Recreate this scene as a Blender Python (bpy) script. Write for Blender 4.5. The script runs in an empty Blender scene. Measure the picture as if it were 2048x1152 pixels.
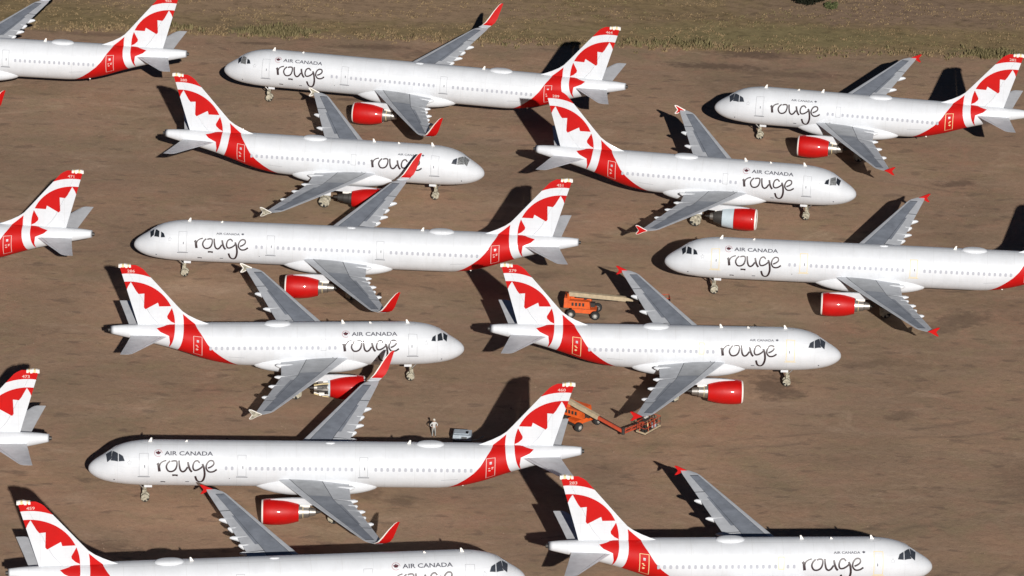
import bpy, bmesh, math, random
from mathutils import Vector, Matrix, noise, geometry
random.seed(7)
PI = math.pi
scn = bpy.context.scene
COL = scn.collection

# ------------------------------------------------------------------ camera
H, PITCH, ROLL, F = 188.6675, 0.4112771, -0.0309485, 9488.38
SUN_EL, SUN_AZ = 0.41296, -0.142559
cd = bpy.data.cameras.new('camera'); cam = bpy.data.objects.new('camera', cd); COL.objects.link(cam)
cd.sensor_width = 36; cd.lens = F / 2048 * 36; cd.clip_start = 1; cd.clip_end = 20000
cam.matrix_world = Matrix.Translation((0, 0, H)) @ Matrix.Rotation(PI / 2 - PITCH, 4, 'X') @ Matrix.Rotation(-ROLL, 4, 'Z')
scn.camera = cam

# ------------------------------------------------------------------ light
w = bpy.data.worlds.new('World'); scn.world = w; w.use_nodes = True
nt = w.node_tree; bg = nt.nodes['Background']
sky = nt.nodes.new('ShaderNodeTexSky'); sky.sky_type = 'NISHITA'; sky.sun_disc = False
sky.sun_elevation = SUN_EL; sky.sun_rotation = PI - 0.1426; sky.altitude = 600; sky.air_density = 0.2; sky.dust_density = 0.0
nt.links.new(sky.outputs[0], bg.inputs[0]); bg.inputs[1].default_value = 0.05
sd = bpy.data.lights.new('sun', 'SUN'); sd.energy = 5.0; sd.angle = math.radians(0.5); sd.color = (1.0, 0.965, 0.925)
so = bpy.data.objects.new('sun', sd); COL.objects.link(so)
todir = Vector((-math.sin(SUN_AZ) * math.cos(SUN_EL), -math.cos(SUN_AZ) * math.cos(SUN_EL), math.sin(SUN_EL)))
so.rotation_euler = todir.to_track_quat('Z', 'Y').to_euler(); so.location = (30, 200, 120)
scn.view_settings.view_transform = 'Standard'; scn.view_settings.look = 'None'
scn.view_settings.gamma = 1; scn.view_settings.exposure = 0

# ------------------------------------------------------------------ materials
def mat(name, col, rough=0.5, metal=0.0, dirt=0.0, dscale=2.0, coat=0.0, spec=0.5, bump=0.0, bscale=8.0):
    m = bpy.data.materials.new(name); m.use_nodes = True; n = m.node_tree
    b = n.nodes['Principled BSDF']; b.inputs['Roughness'].default_value = rough; b.inputs['Metallic'].default_value = metal
    b.inputs['Coat Weight'].default_value = coat; b.inputs['Coat Roughness'].default_value = 0.08
    b.inputs['Specular IOR Level'].default_value = spec
    c = (*col, 1)
    if dirt > 0 or bump > 0:
        tc = n.nodes.new('ShaderNodeTexCoord'); oi = n.nodes.new('ShaderNodeObjectInfo')
        ad = n.nodes.new('ShaderNodeVectorMath'); ad.operation = 'ADD'
        ml = n.nodes.new('ShaderNodeMath'); ml.operation = 'MULTIPLY'; ml.inputs[1].default_value = 90
        n.links.new(oi.outputs['Random'], ml.inputs[0])
        n.links.new(tc.outputs['Object'], ad.inputs[0]); n.links.new(ml.outputs[0], ad.inputs[1])
        nz = n.nodes.new('ShaderNodeTexNoise'); nz.inputs['Scale'].default_value = dscale; nz.inputs['Detail'].default_value = 6
        nz.inputs['Roughness'].default_value = 0.65
        n.links.new(ad.outputs[0], nz.inputs['Vector'])
    if dirt > 0:
        r = n.nodes.new('ShaderNodeValToRGB'); r.color_ramp.elements[0].position = 0.3; r.color_ramp.elements[1].position = 0.68
        r.color_ramp.elements[0].color = (*[x * (1 - dirt) for x in col], 1); r.color_ramp.elements[1].color = c
        n.links.new(nz.outputs[0], r.inputs[0]); n.links.new(r.outputs[0], b.inputs['Base Color'])
        mr = n.nodes.new('ShaderNodeMapRange'); mr.inputs[3].default_value = min(1, rough + 0.18); mr.inputs[4].default_value = rough
        n.links.new(nz.outputs[0], mr.inputs[0]); n.links.new(mr.outputs[0], b.inputs['Roughness'])
    else:
        b.inputs['Base Color'].default_value = c
    if bump > 0:
        n2 = n.nodes.new('ShaderNodeTexNoise'); n2.inputs['Scale'].default_value = bscale; n2.inputs['Detail'].default_value = 4
        n.links.new(ad.outputs[0], n2.inputs['Vector'])
        bp = n.nodes.new('ShaderNodeBump'); bp.inputs['Strength'].default_value = bump; bp.inputs['Distance'].default_value = 0.1
        n.links.new(n2.outputs[0], bp.inputs['Height']); n.links.new(bp.outputs[0], b.inputs['Normal'])
    return m

M = {}
def white_skin():
    m = mat('white_paint', (0.645, 0.665, 0.69), 0.42, dirt=0.10, dscale=0.7, coat=0.2)
    n = m.node_tree; b = n.nodes['Principled BSDF']
    tc = n.nodes.new('ShaderNodeTexCoord'); sp = n.nodes.new('ShaderNodeSeparateXYZ'); n.links.new(tc.outputs['Object'], sp.inputs[0])
    src = b.inputs['Base Color'].links[0].from_socket
    fac = None
    for axis, per, wd in ((0, 2.65, 0.012), (2, 0.83, 0.02)):
        d = n.nodes.new('ShaderNodeMath'); d.operation = 'DIVIDE'; d.inputs[1].default_value = per; n.links.new(sp.outputs[axis], d.inputs[0])
        f = n.nodes.new('ShaderNodeMath'); f.operation = 'FRACT'; n.links.new(d.outputs[0], f.inputs[0])
        l = n.nodes.new('ShaderNodeMath'); l.operation = 'LESS_THAN'; l.inputs[1].default_value = wd; n.links.new(f.outputs[0], l.inputs[0])
        if fac is None: fac = l.outputs[0]
        else:
            a = n.nodes.new('ShaderNodeMath'); a.operation = 'MAXIMUM'; n.links.new(fac, a.inputs[0]); n.links.new(l.outputs[0], a.inputs[1]); fac = a.outputs[0]
    k = n.nodes.new('ShaderNodeMath'); k.operation = 'MULTIPLY'; k.inputs[1].default_value = 0.36; n.links.new(fac, k.inputs[0])
    # rain and grime streaks that run down the skin
    mp = n.nodes.new('ShaderNodeMapping'); n.links.new(tc.outputs['Object'], mp.inputs[0]); mp.inputs['Scale'].default_value = (2.6, .35, .35)
    ns = n.nodes.new('ShaderNodeTexNoise'); ns.inputs['Scale'].default_value = 1.3; ns.inputs['Detail'].default_value = 7; ns.inputs['Roughness'].default_value = .75; n.links.new(mp.outputs[0], ns.inputs['Vector'])
    rr_ = n.nodes.new('ShaderNodeMapRange'); rr_.inputs[1].default_value = .52; rr_.inputs[2].default_value = .78; rr_.inputs[4].default_value = .26; n.links.new(ns.outputs[0], rr_.inputs[0])
    mg = n.nodes.new('ShaderNodeMix'); mg.data_type = 'RGBA'; n.links.new(rr_.outputs[0], mg.inputs[0]); n.links.new(src, mg.inputs[6]); mg.inputs[7].default_value = (.46, .44, .40, 1); src = mg.outputs[2]
    mx = n.nodes.new('ShaderNodeMix'); mx.data_type = 'RGBA'; n.links.new(k.outputs[0], mx.inputs[0])
    n.links.new(src, mx.inputs[6]); mx.inputs[7].default_value = (0.42, 0.42, 0.42, 1); n.links.new(mx.outputs[2], b.inputs['Base Color'])
    return m
M['white'] = white_skin()
M['red'] = mat('red_paint', (0.50, 0.005, 0.004), 0.5, dirt=0.14, dscale=0.8, coat=0.0, spec=0.22)
M['engine_red'] = mat('red_cowl_paint', (0.48, 0.005, 0.004), 0.4, dirt=0.18, dscale=1.5, coat=0.22, spec=0.25, bump=0.12, bscale=2.5)
M['wing_light'] = mat('wing_light_grey', (0.58, 0.60, 0.63), 0.42, dirt=0.22, dscale=0.9)
M['wing_mid'] = mat('wing_grey', (0.275, 0.30, 0.345), 0.4, dirt=0.35, dscale=0.8)
M['wing_root'] = mat('wing_inboard_grey', (0.43, 0.445, 0.465), 0.4, dirt=0.3, dscale=0.8)
M['wing_line'] = mat('panel_gap', (0.05, 0.055, 0.065), 0.6)
M['stab'] = mat('stabilizer_grey', (0.60, 0.61, 0.63), 0.4, dirt=0.2, dscale=1.2)
M['black'] = mat('black_lettering', (0.03, 0.016, 0.018), 0.45)
M['grey_ink'] = mat('grey_lettering', (0.07, 0.07, 0.09), 0.5)
M['roundel'] = mat('roundel_red', (0.30, 0.03, 0.045), 0.5)
M['roundel_leaf'] = mat('roundel_leaf', (0.07, 0.01, 0.018), 0.5)
M['outline'] = mat('door_outline', (0.33, 0.34, 0.36), 0.5)
M['tape'] = mat('yellow_tape', (0.72, 0.58, 0.30), 0.6)
M['tape_white'] = mat('white_stripe', (0.8, 0.76, 0.7), 0.5)
M['window'] = mat('cabin_window_shade', (0.39, 0.40, 0.44), 0.3, spec=0.5)
M['glass'] = mat('cockpit_glass', (0.02, 0.024, 0.03), 0.08, spec=0.8)
M['cover'] = mat('cockpit_cover_grey', (0.045, 0.052, 0.066), 0.25, dirt=0.4, dscale=5)
M['foil'] = mat('foil_cover', (0.34, 0.35, 0.35), 0.4, metal=0.3, dirt=0.85, dscale=6)
M['wrap'] = mat('gear_wrap', (0.50, 0.46, 0.35), 0.6, dirt=0.75, dscale=4, bump=0.8, bscale=7)
M['metal'] = mat('bare_metal', (0.42, 0.40, 0.37), 0.35, metal=0.85, dirt=0.3, dscale=3)
M['dark_metal'] = mat('dark_metal', (0.07, 0.065, 0.06), 0.45, metal=0.5, dirt=0.3, dscale=3)
M['pale_cowl'] = mat('pale_blue_cowl', (0.50, 0.58, 0.62), 0.35, dirt=0.15, dscale=2, coat=0.3)
M['dark_cowl'] = mat('dark_grey_cowl', (0.12, 0.125, 0.13), 0.45, dirt=0.3, dscale=2)
M['tyre'] = mat('tyre_rubber', (0.02, 0.02, 0.02), 0.85, dirt=0.3)
M['fin_mark'] = mat('faded_white_marking', (0.62, 0.42, 0.38), 0.6)
M['rim'] = mat('wheel_rim', (0.55, 0.53, 0.48), 0.5, dirt=0.3, dscale=6)
M['orange'] = mat('orange_machine_paint', (0.72, 0.11, 0.015), 0.45, dirt=0.3, dscale=2.5)
M['boomred'] = mat('faded_red_orange_paint', (0.52, 0.075, 0.03), 0.5, dirt=0.3, dscale=2.5)
M['cream'] = mat('cream_boom_paint', (0.50, 0.40, 0.26), 0.5, dirt=0.3, dscale=2.5)
M['cart'] = mat('cart_white', (0.42, 0.48, 0.53), 0.5, dirt=0.3, dscale=3)
M['skin'] = mat('skin', (0.42, 0.24, 0.16), 0.6)
M['shirt'] = mat('white_shirt', (0.56, 0.55, 0.53), 0.8, dirt=0.15, dscale=9)
M['trousers'] = mat('light_trousers', (0.33, 0.33, 0.31), 0.8, dirt=0.2, dscale=9)
M['cap'] = mat('pale_cap', (0.62, 0.58, 0.5), 0.8)
M['shoe'] = mat('shoe', (0.07, 0.06, 0.05), 0.7)

# ------------------------------------------------------------------ mesh builder
class MB:
    def __init__(s): s.v = []; s.f = []; s.m = []; s.mats = []
    def mi(s, name):
        if name not in s.mats: s.mats.append(name)
        return s.mats.index(name)
    def add(s, vs, fs, m):
        o = len(s.v); s.v += [tuple(p) for p in vs]; k = s.mi(m)
        for f in fs: s.f.append([o + i for i in f]); s.m.append(k)
    def box(s, c, d, m, rot=None, taper=1.0):
        vs = []
        for z in (-1, 1):
            t = taper if z > 0 else 1
            for x, y in ((-1, -1), (1, -1), (1, 1), (-1, 1)): vs.append(Vector((x * d[0] / 2 * t, y * d[1] / 2 * t, z * d[2] / 2)))
        if rot is not None: vs = [rot @ p for p in vs]
        vs = [p + Vector(c) for p in vs]
        s.add(vs, [(0, 3, 2, 1), (4, 5, 6, 7), (0, 1, 5, 4), (1, 2, 6, 5), (2, 3, 7, 6), (3, 0, 4, 7)], m)
    def tube(s, pts, rad, m, n=8, caps=True):
        pts = [Vector(p) for p in pts]
        if not isinstance(rad, (list, tuple)): rad = [rad] * len(pts)
        vs = []; fs = []
        for i, p in enumerate(pts):
            d = (pts[min(i + 1, len(pts) - 1)] - pts[max(i - 1, 0)]).normalized()
            a = d.orthogonal().normalized() if i == 0 else (a - d * a.dot(d)).normalized()
            b = d.cross(a)
            for k in range(n):
                t = 2 * PI * k / n; vs.append(p + (a * math.cos(t) + b * math.sin(t)) * rad[i])
        for i in range(len(pts) - 1):
            for k in range(n): fs.append((i * n + k, i * n + (k + 1) % n, (i + 1) * n + (k + 1) % n, (i + 1) * n + k))
        if caps: fs += [tuple(range(n - 1, -1, -1)), tuple(range((len(pts) - 1) * n, len(pts) * n))]
        s.add(vs, fs, m)
    def lathe_x(s, prof, cy, cz, mats, n=28, sx=0.0):
        # prof: list of (x, r); axis along x
        vs = []
        for x, r in prof:
            for k in range(n):
                t = 2 * PI * k / n; vs.append((x + sx, cy + r * math.sin(t), cz + r * math.cos(t)))
        o = len(s.v); s.v += vs
        for i in range(len(prof) - 1):
            k_ = s.mi(mats if isinstance(mats, str) else mats[i])
            for k in range(n):
                s.f.append([o + i * n + k, o + i * n + (k + 1) % n, o + (i + 1) * n + (k + 1) % n, o + (i + 1) * n + k]); s.m.append(k_)
    def mesh(s, name, smooth=True, angle=35):
        me = bpy.data.meshes.new(name); me.from_pydata(s.v, [], s.f)
        for n_ in s.mats: me.materials.append(M[n_])
        me.polygons.foreach_set('material_index', s.m)
        me.validate()
        if smooth:
            me.polygons.foreach_set('use_smooth', [True] * len(me.polygons))
            me.set_sharp_from_angle(angle=math.radians(angle))
        me.update(); return me

def fix_normals(me):
    bm = bmesh.new(); bm.from_mesh(me); bmesh.ops.recalc_face_normals(bm, faces=bm.faces); bm.to_mesh(me); bm.free()

def link(name, me, parent=None, loc=(0, 0, 0), label=None):
    o = bpy.data.objects.new(name, me); COL.objects.link(o); o.location = loc
    if parent: o.parent = parent
    if label: o['label'] = label
    return o
def thing(name, label, cat, loc=(0, 0, 0), rz=0, group=None):
    o = link(name, None, None, loc); o.rotation_euler = (0, 0, rz); o['label'] = label; o['category'] = cat
    o.empty_display_size = 0.5
    if group: o['group'] = group
    return o

def interp(keys, x):
    if x <= keys[0][0]: return keys[0][1]
    if x >= keys[-1][0]: return keys[-1][1]
    n = len(keys)
    for i in range(n - 1):
        if keys[i][0] <= x <= keys[i + 1][0]: break
    def sl(j):
        if j < 0 or j >= n - 1: return None
        return (keys[j + 1][1] - keys[j][1]) / (keys[j + 1][0] - keys[j][0])
    def tan(j):
        a, b = sl(j - 1), sl(j)
        if a is None: return b
        if b is None: return a
        return 0 if a * b <= 0 else 2 * a * b / (a + b)
    h = keys[i + 1][0] - keys[i][0]; t = (x - keys[i][0]) / h
    return ((2 * t ** 3 - 3 * t * t + 1) * keys[i][1] + (t ** 3 - 2 * t * t + t) * h * tan(i) + (-2 * t ** 3 + 3 * t * t) * keys[i + 1][1] + (t ** 3 - t * t) * h * tan(i + 1))

# ------------------------------------------------------------------ fuselage shape (metres, x aft of the nose)
TOP = [(0, 3.17), (0.04, 3.36), (0.15, 3.56), (0.35, 3.78), (0.65, 4.02), (1.0, 4.25), (1.4, 4.5), (1.9, 4.86), (2.4, 5.18), (3, 5.46), (4, 5.72), (5, 5.85), (6, 5.89), (32, 5.89), (34, 5.87), (36, 5.82), (37.2, 5.72)]
BOT = [(0, 3.13), (0.04, 2.97), (0.15, 2.8), (0.35, 2.62), (0.65, 2.43), (1.0, 2.27), (1.5, 2.11), (2.5, 1.92), (4, 1.79), (5.5, 1.75), (24, 1.76), (25.5, 1.86), (26.75, 2.07), (28.4, 2.5), (29.6, 2.92), (30.9, 3.36), (32.1, 3.72), (34.8, 4.4), (36.5, 4.82), (37.2, 5.0)]
HW = [(0, 0.02), (0.04, 0.2), (0.15, 0.40), (0.35, 0.63), (0.65, 0.88), (1.0, 1.09), (1.5, 1.33), (2.5, 1.65), (3.5, 1.85), (5, 1.955), (6, 1.975), (25, 1.975), (27, 1.9), (29, 1.62), (31, 1.27), (33, 0.95), (35, 0.66), (36.5, 0.45), (37.2, 0.34)]
def to320(x, dt): return x if x <= 10 else max(10, x - dt)
def prof(x, dt):
    q = to320(x, dt); return interp(TOP, q), interp(BOT, q), interp(HW, q)
def S(x, phi, side, dt, off=0.0):
    t, b, h = prof(x, dt); r = (t - b) / 2
    return Vector((x, side * (h + off) * math.sin(phi), (t + b) / 2 + (r + off) * math.cos(phi)))
def phi_of(x, z, dt):
    t, b, h = prof(x, dt); return math.acos(max(-1, min(1, (z - (t + b) / 2) / ((t - b) / 2))))
def hull_normal(p, dt):
    def Fv(x, y, z):
        t, b, h = prof(x, dt); r = (t - b) / 2; return math.sqrt((y / h) ** 2 + ((z - (t + b) / 2) / r) ** 2)
    x, y, z = p; x = max(x, 0.02); e = 0.01
    g = Vector(((Fv(x + e, y, z) - Fv(max(x - e, 0.005), y, z)) / (2 * e), (Fv(x, y + e, z) - Fv(x, y - e, z)) / (2 * e), (Fv(x, y, z + e) - Fv(x, y, z - e)) / (2 * e)))
    return g.normalized()

# livery in side view (x of the mid-size type)
CX, CZ, R1, R2 = 35.43, 6.0, 4.3, 5.12
LEAF = [(35.26, 10.24), (34.76, 9.30), (34.54, 9.01), (34.0, 9.06), (34.05, 7.64), (33.9, 7.44), (32.73, 8.12), (32.62, 7.73), (31.33, 7.75), (31.87, 6.73), (31.83, 6.5), (31.5, 6.17), (31.16, 6.0), (31.16, 5.9), (31.9, 5.88), (32.86, 5.72), (32.5, 5.45), (31.7, 5.15), (31.62, 4.5), (31.75, 3.8), (31.9, 2.0), (38.5, 2.0), (38.5, 9.0), (35.7, 9.3), (35.52, 9.8)]
SWOOSH = [(30.4, 6.95), (29.75, 6.35), (29.1, 5.8), (28.7, 5.4), (28.4, 5.0), (28.05, 4.5), (27.5, 3.9), (26.75, 3.25), (26.0, 2.65), (25.2, 2.1), (24.5, 1.6)]
def inpoly(x, z, P):
    c = False; n = len(P)
    for i in range(n):
        x1, z1 = P[i]; x2, z2 = P[(i + 1) % n]
        if (z1 > z) != (z2 > z) and x < (x2 - x1) * (z - z1) / (z2 - z1) + x1: c = not c
    return c
SWP = SWOOSH + [(34, 1.6), (34, 6.95)]
def livery(x, z):
    d = math.hypot(x - CX, z - CZ)
    if d < R1: return 'white' if inpoly(x, z, LEAF) else 'red'
    if d < R2: return 'white'
    if z > 9.5: return 'red'
    return 'red' if inpoly(x, z, SWP) else 'white'
def segs():
    L = []
    for R in (R1, R2):
        pts = [(CX + R * math.cos(a), CZ + R * math.sin(a)) for a in [math.radians(60 + 5 * i) for i in range(40)]]
        L += list(zip(pts[:-1], pts[1:]))
    L += list(zip(LEAF[:20], LEAF[1:21])) + list(zip(LEAF[22:24], LEAF[23:25])) + [(LEAF[-1], LEAF[0])]
    L += list(zip(SWOOSH[:-1], SWOOSH[1:]))
    return L
SEGS = segs()
def cut_livery(bm, dt):
    for (a, b) in SEGS:
        d = Vector((b[0] - a[0], 0, b[1] - a[1]))
        if d.length < 1e-6: continue
        no = Vector((-d.z, 0, d.x)).normalized(); co = Vector((a[0] + dt, 0, a[1]))
        x0, x1 = min(a[0], b[0]) + dt - 0.02, max(a[0], b[0]) + dt + 0.02; z0, z1 = min(a[1], b[1]) - 0.02, max(a[1], b[1]) + 0.02
        fs = []
        for f in bm.faces:
            xs = [v.co.x for v in f.verts]
            if max(xs) < x0 or min(xs) > x1: continue
            zs = [v.co.z for v in f.verts]
            if max(zs) < z0 or min(zs) > z1: continue
            fs.append(f)
        if not fs: continue
        es = {e for f in fs for e in f.edges}; vs = {v for f in fs for v in f.verts}
        bmesh.ops.bisect_plane(bm, geom=fs + list(es) + list(vs), dist=1e-4, plane_co=co, plane_no=no)

# ------------------------------------------------------------------ decals
def smooth_line(P, sub=6):
    Q = []
    n = len(P)
    for i in range(n - 1):
        p0, p1, p2, p3 = P[max(i - 1, 0)], P[i], P[i + 1], P[min(i + 2, n - 1)]
        for k in range(sub):
            t = k / sub
            Q.append(tuple(0.5 * ((2 * p1[j]) + (-p0[j] + p2[j]) * t + (2 * p0[j] - 5 * p1[j] + 4 * p2[j] - p3[j]) * t * t + (-p0[j] + 3 * p1[j] - 3 * p2[j] + p3[j]) * t ** 3) for j in range(3)))
    Q.append(P[-1]); return Q
def ribbon(P, sm=True):
    # P: (x, y, width) -> quads in 2D
    if sm: P = smooth_line(P)
    vs = []; fs = []
    for i, (x, y, wd) in enumerate(P):
        a, b = P[max(i - 1, 0)], P[min(i + 1, len(P) - 1)]
        dx, dy = b[0] - a[0], b[1] - a[1]; l = math.hypot(dx, dy) or 1; nx, ny = -dy / l, dx / l
        vs += [(x + nx * wd / 2, y + ny * wd / 2), (x, y), (x - nx * wd / 2, y - ny * wd / 2)]
    for i in range(len(P) - 1):
        a = 3 * i; fs += [(a, a + 1, a + 4, a + 3), (a + 1, a + 2, a + 5, a + 4)]
    return vs, fs
G = 1 / 170.5
def gp(pts, wd): return [((u - 440) * G, ((635 - v) / 166 if v < 635 else (635 - v) / 128), wd * 1.28) for u, v in pts]
ROUGE = [gp([(444, 505), (462, 528), (470, 575), (478, 632)], .19), gp([(474, 560), (492, 510), (530, 480), (582, 464)], .1),
         gp([(640, 470), (598, 510), (582, 565), (612, 622), (665, 630), (715, 600), (740, 540), (738, 480), (700, 468), (655, 480)], .12),
         gp([(774, 462), (780, 540), (796, 605), (830, 632), (868, 612), (905, 558)], .13), gp([(908, 482), (922, 550), (944, 605), (970, 634)], .15),
         gp([(1088, 498), (1052, 464), (1005, 485), (984, 550), (1000, 602), (1045, 605), (1100, 575), (1135, 540)], .12),
         gp([(1128, 508), (1152, 575), (1162, 670), (1140, 745), (1100, 782), (1048, 762), (1018, 690)], .15),
         gp([(1212, 572), (1262, 550), (1300, 512), (1290, 468), (1238, 464), (1196, 510), (1186, 575), (1225, 628), (1290, 628), (1346, 592)], .12)]
MAPLE = [(0, -.5), (.04, -.22), (.3, -.26), (.25, -.14), (.5, .06), (.42, .1), (.46, .27), (.3, .23), (.26, .32), (.1, .16), (.15, .42), (.07, .38), (0, .52)]
MAPLE = MAPLE + [(-x, y) for x, y in MAPLE[-2:0:-1]]
def poly2d(P):
    tri = geometry.tessellate_polygon([[Vector((x, y, 0)) for x, y in P]]); return list(P), [tuple(t) for t in tri]
def scale2(vf, s, ox=0, oy=0): return [(x * s + ox, y * s + oy) for x, y in vf[0]], vf[1]
_tc = {}
def text2d(s, size):
    if s not in _tc:
        cu = bpy.data.curves.new('t', 'FONT'); cu.body = s; cu.resolution_u = 3; cu.offset = .018; o = bpy.data.objects.new('t', cu); COL.objects.link(o)
        bpy.context.view_layer.update()
        me = o.evaluated_get(bpy.context.evaluated_depsgraph_get()).to_mesh()
        bm = bmesh.new(); bm.from_mesh(me); bmesh.ops.triangulate(bm, faces=bm.faces)
        bm.verts.index_update()
        _tc[s] = ([(v.co.x, v.co.y) for v in bm.verts], [tuple(v.index for v in f.verts) for f in bm.faces])
        bm.free(); bpy.data.objects.remove(o); bpy.data.curves.remove(cu)
    vs, fs = _tc[s]; return [(x * size, y * size) for x, y in vs], fs
def on_hull(mb, vf, m, x0, phi0, side, dt, off=0.013, length=None):
    """2D shape (X right as read, Y up) wrapped on the hull; x0 = where reading starts"""
    vs = []
    for X, Y in vf[0]:
        x = x0 + X if side < 0 else x0 - X
        t, b, h = prof(x, dt); vs.append(S(x, phi0 - Y / ((t - b) / 2), side, dt, off))
    mb.add(vs, vf[1], m)

# ------------------------------------------------------------------ hull mesh
_cache = {}
TYPES = {'long': (4.27, 6.94), 'short': (-1.60, -3.73)}
def hull_mesh(typ, text):
    key = ('hull', typ, text)
    if key in _cache: return _cache[key]
    dw, dt = TYPES[typ]; L = 37.2 + dt; n = 56
    base = ('hullbase', typ)
    if base not in _cache:
        xs = [0.0, .02, .05, .1, .17, .26, .37, .5, .65, .82] + [1 + .2 * i for i in range(26)] + [6.5 + i for i in range(int(20 + dt - 2))]
        x = xs[-1] + 0.5
        while x < L: xs.append(x); x += 0.45
        xs.append(L)
        vs = []; fs = []
        for x in xs:
            for k in range(n): vs.append(S(x, 2 * PI * k / n, 1, dt))
        for i in range(len(xs) - 1):
            for k in range(n): fs.append((i * n + k, i * n + (k + 1) % n, (i + 1) * n + (k + 1) % n, (i + 1) * n + k))
        fs.append(tuple(range(n)))
        fs.append(tuple(range((len(xs) - 1) * n + n - 1, (len(xs) - 1) * n - 1, -1)))
        me = bpy.data.meshes.new('h'); me.from_pydata(vs, [], fs)
        bm = bmesh.new(); bm.from_mesh(me); cut_livery(bm, dt)
        bmesh.ops.recalc_face_normals(bm, faces=bm.faces)
        bm.verts.index_update(); V = []
        for v in bm.verts:
            p = v.co
            if 0.03 < p.x < L - 0.02:
                t, b, h = prof(p.x, dt); ph = math.atan2(p.y / h, (p.z - (t + b) / 2) / ((t - b) / 2)); p = S(p.x, ph, 1, dt)
            V.append(tuple(p))
        Fc = [];
        for f in bm.faces:
            c = f.calc_center_median(); Fc.append(([v.index for v in f.verts], livery(c.x - dt, c.z)))
        bm.free(); _cache[base] = (V, Fc)
    V, Fc = _cache[base]
    mb = MB(); mb.mi('white'); mb.mi('red'); mb.v = list(V)
    for f, m in Fc: mb.f.append(f); mb.m.append(mb.mi(m))
    for side in (-1, 1):
        st = 6.2 if side < 0 else 11.65
        for P in ROUGE: on_hull(mb, ribbon(P), 'black', st, 1.56, side, dt)
        if text == 'big':
            sx = 6.15 if side < 0 else 11.5
            on_hull(mb, scale2(poly2d(MAPLE), .5, 0.15, .06), 'roundel_leaf', sx, .76, side, dt, .014)
            ring = [(0.15 + .34 * math.cos(a), .06 + .34 * math.sin(a), .035) for a in [2 * PI * i / 20 for i in range(18)]]
            on_hull(mb, ribbon(ring, False), 'roundel', sx, .76, side, dt)
            vf = text2d('AIR CANADA', .56); wd = max(x for x, y in vf[0]); vf = ([(x * 4.3 / wd + .72, y - .14) for x, y in vf[0]], vf[1])
            on_hull(mb, vf, 'grey_ink', sx, .76, side, dt)
        else:
            vf = text2d('AIR CANADA', .30); wd = max(x for x, y in vf[0]); vf = ([(x * 2.3 / wd, y - .1) for x, y in vf[0]], vf[1])
            sx = 8.35 if side < 0 else 8.9
            on_hull(mb, vf, 'grey_ink', sx, .80, side, dt)
            on_hull(mb, scale2(poly2d(MAPLE), .3, 2.6, .02), 'grey_ink', sx, .80, side, dt)
        # faint star outline behind the flight deck
        sp = [(.22 * (1 if i % 2 == 0 else .48) * math.sin(PI * i / 5), .22 * (1 if i % 2 == 0 else .48) * math.cos(PI * i / 5), .03) for i in range(11)]
        on_hull(mb, ribbon(sp, False), 'outline', 3.75, 1.13, side, dt, .01)
        # small service marks
        for (x, z, a, b_) in ((8.7, 2.75, .34, .1), (2.3, 2.75, .12, .14), (12.6, 3.2, .08, .08), (2.95, 2.2, .1, .1)):
            ph = phi_of(x, z, dt); on_hull(mb, ribbon([(0, 0, b_), (a, 0, b_)], False), 'grey_ink', x, ph, side, dt, .011)
        if typ == 'long':
            for xm, ph, a, b_ in ((7.55, 1.73, .5, .2), (6.5, 2.14, .42, .15)):
                on_hull(mb, ribbon([(0, 0, b_), (a * .5, .02, b_ * .8), (a, -.02, b_)], False), 'black', xm if side < 0 else xm + a, ph, side, dt, .015)
        if True:
            xr = 24.6 + dt; ph = phi_of(xr, 3.2, dt)
            on_hull(mb, ribbon([(0, 0, .035), (1.5, 0, .035)], False), 'outline', xr if side < 0 else xr + 1.5, ph, side, dt, .011)
    me = mb.mesh('fuselage', angle=180)
    nn = [hull_normal(v.co, dt) if 0.01 < v.co.x < L - .01 else Vector((-1 if v.co.x < 1 else 1, 0, 0)) for v in me.vertices]
    me.normals_split_custom_set_from_vertices(nn)
    _cache[key] = me; return me

def cached(key, fn):
    if key not in _cache: _cache[key] = fn()
    return _cache[key]

def fairing_mesh():
    mb = MB(); xs = [10.3 + 11.6 * i / 22 for i in range(23)]; n = 32; vs = []; fs = []
    for x in xs:
        t = (x - 10.3) / 11.6
        e = interp([(0, 0), (.03, .25), (.1, .58), (.2, .86), (.32, 1), (.66, 1), (.8, .86), (.9, .64), (.97, .35), (1, .0)], t)
        hw = .7 + 1.5 * e; zt = 2.35 + 1.05 * e; zb = 2.1 - .84 * e
        for k in range(n):
            a = 2 * PI * k / n; c, s_ = math.cos(a), math.sin(a)
            vs.append((x, hw * math.copysign(abs(s_) ** .75, s_), (zt + zb) / 2 + (zt - zb) / 2 * math.copysign(abs(c) ** .85, c)))
    for i in range(22):
        for k in range(n): fs.append((i * n + k, i * n + (k + 1) % n, (i + 1) * n + (k + 1) % n, (i + 1) * n + k))
    fs += [tuple(range(n)), tuple(range(23 * n - 1, 22 * n - 1, -1))]
    mb.add(vs, fs, 'white'); me = mb.mesh('belly_fairing', angle=60); fix_normals(me); return me

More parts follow.
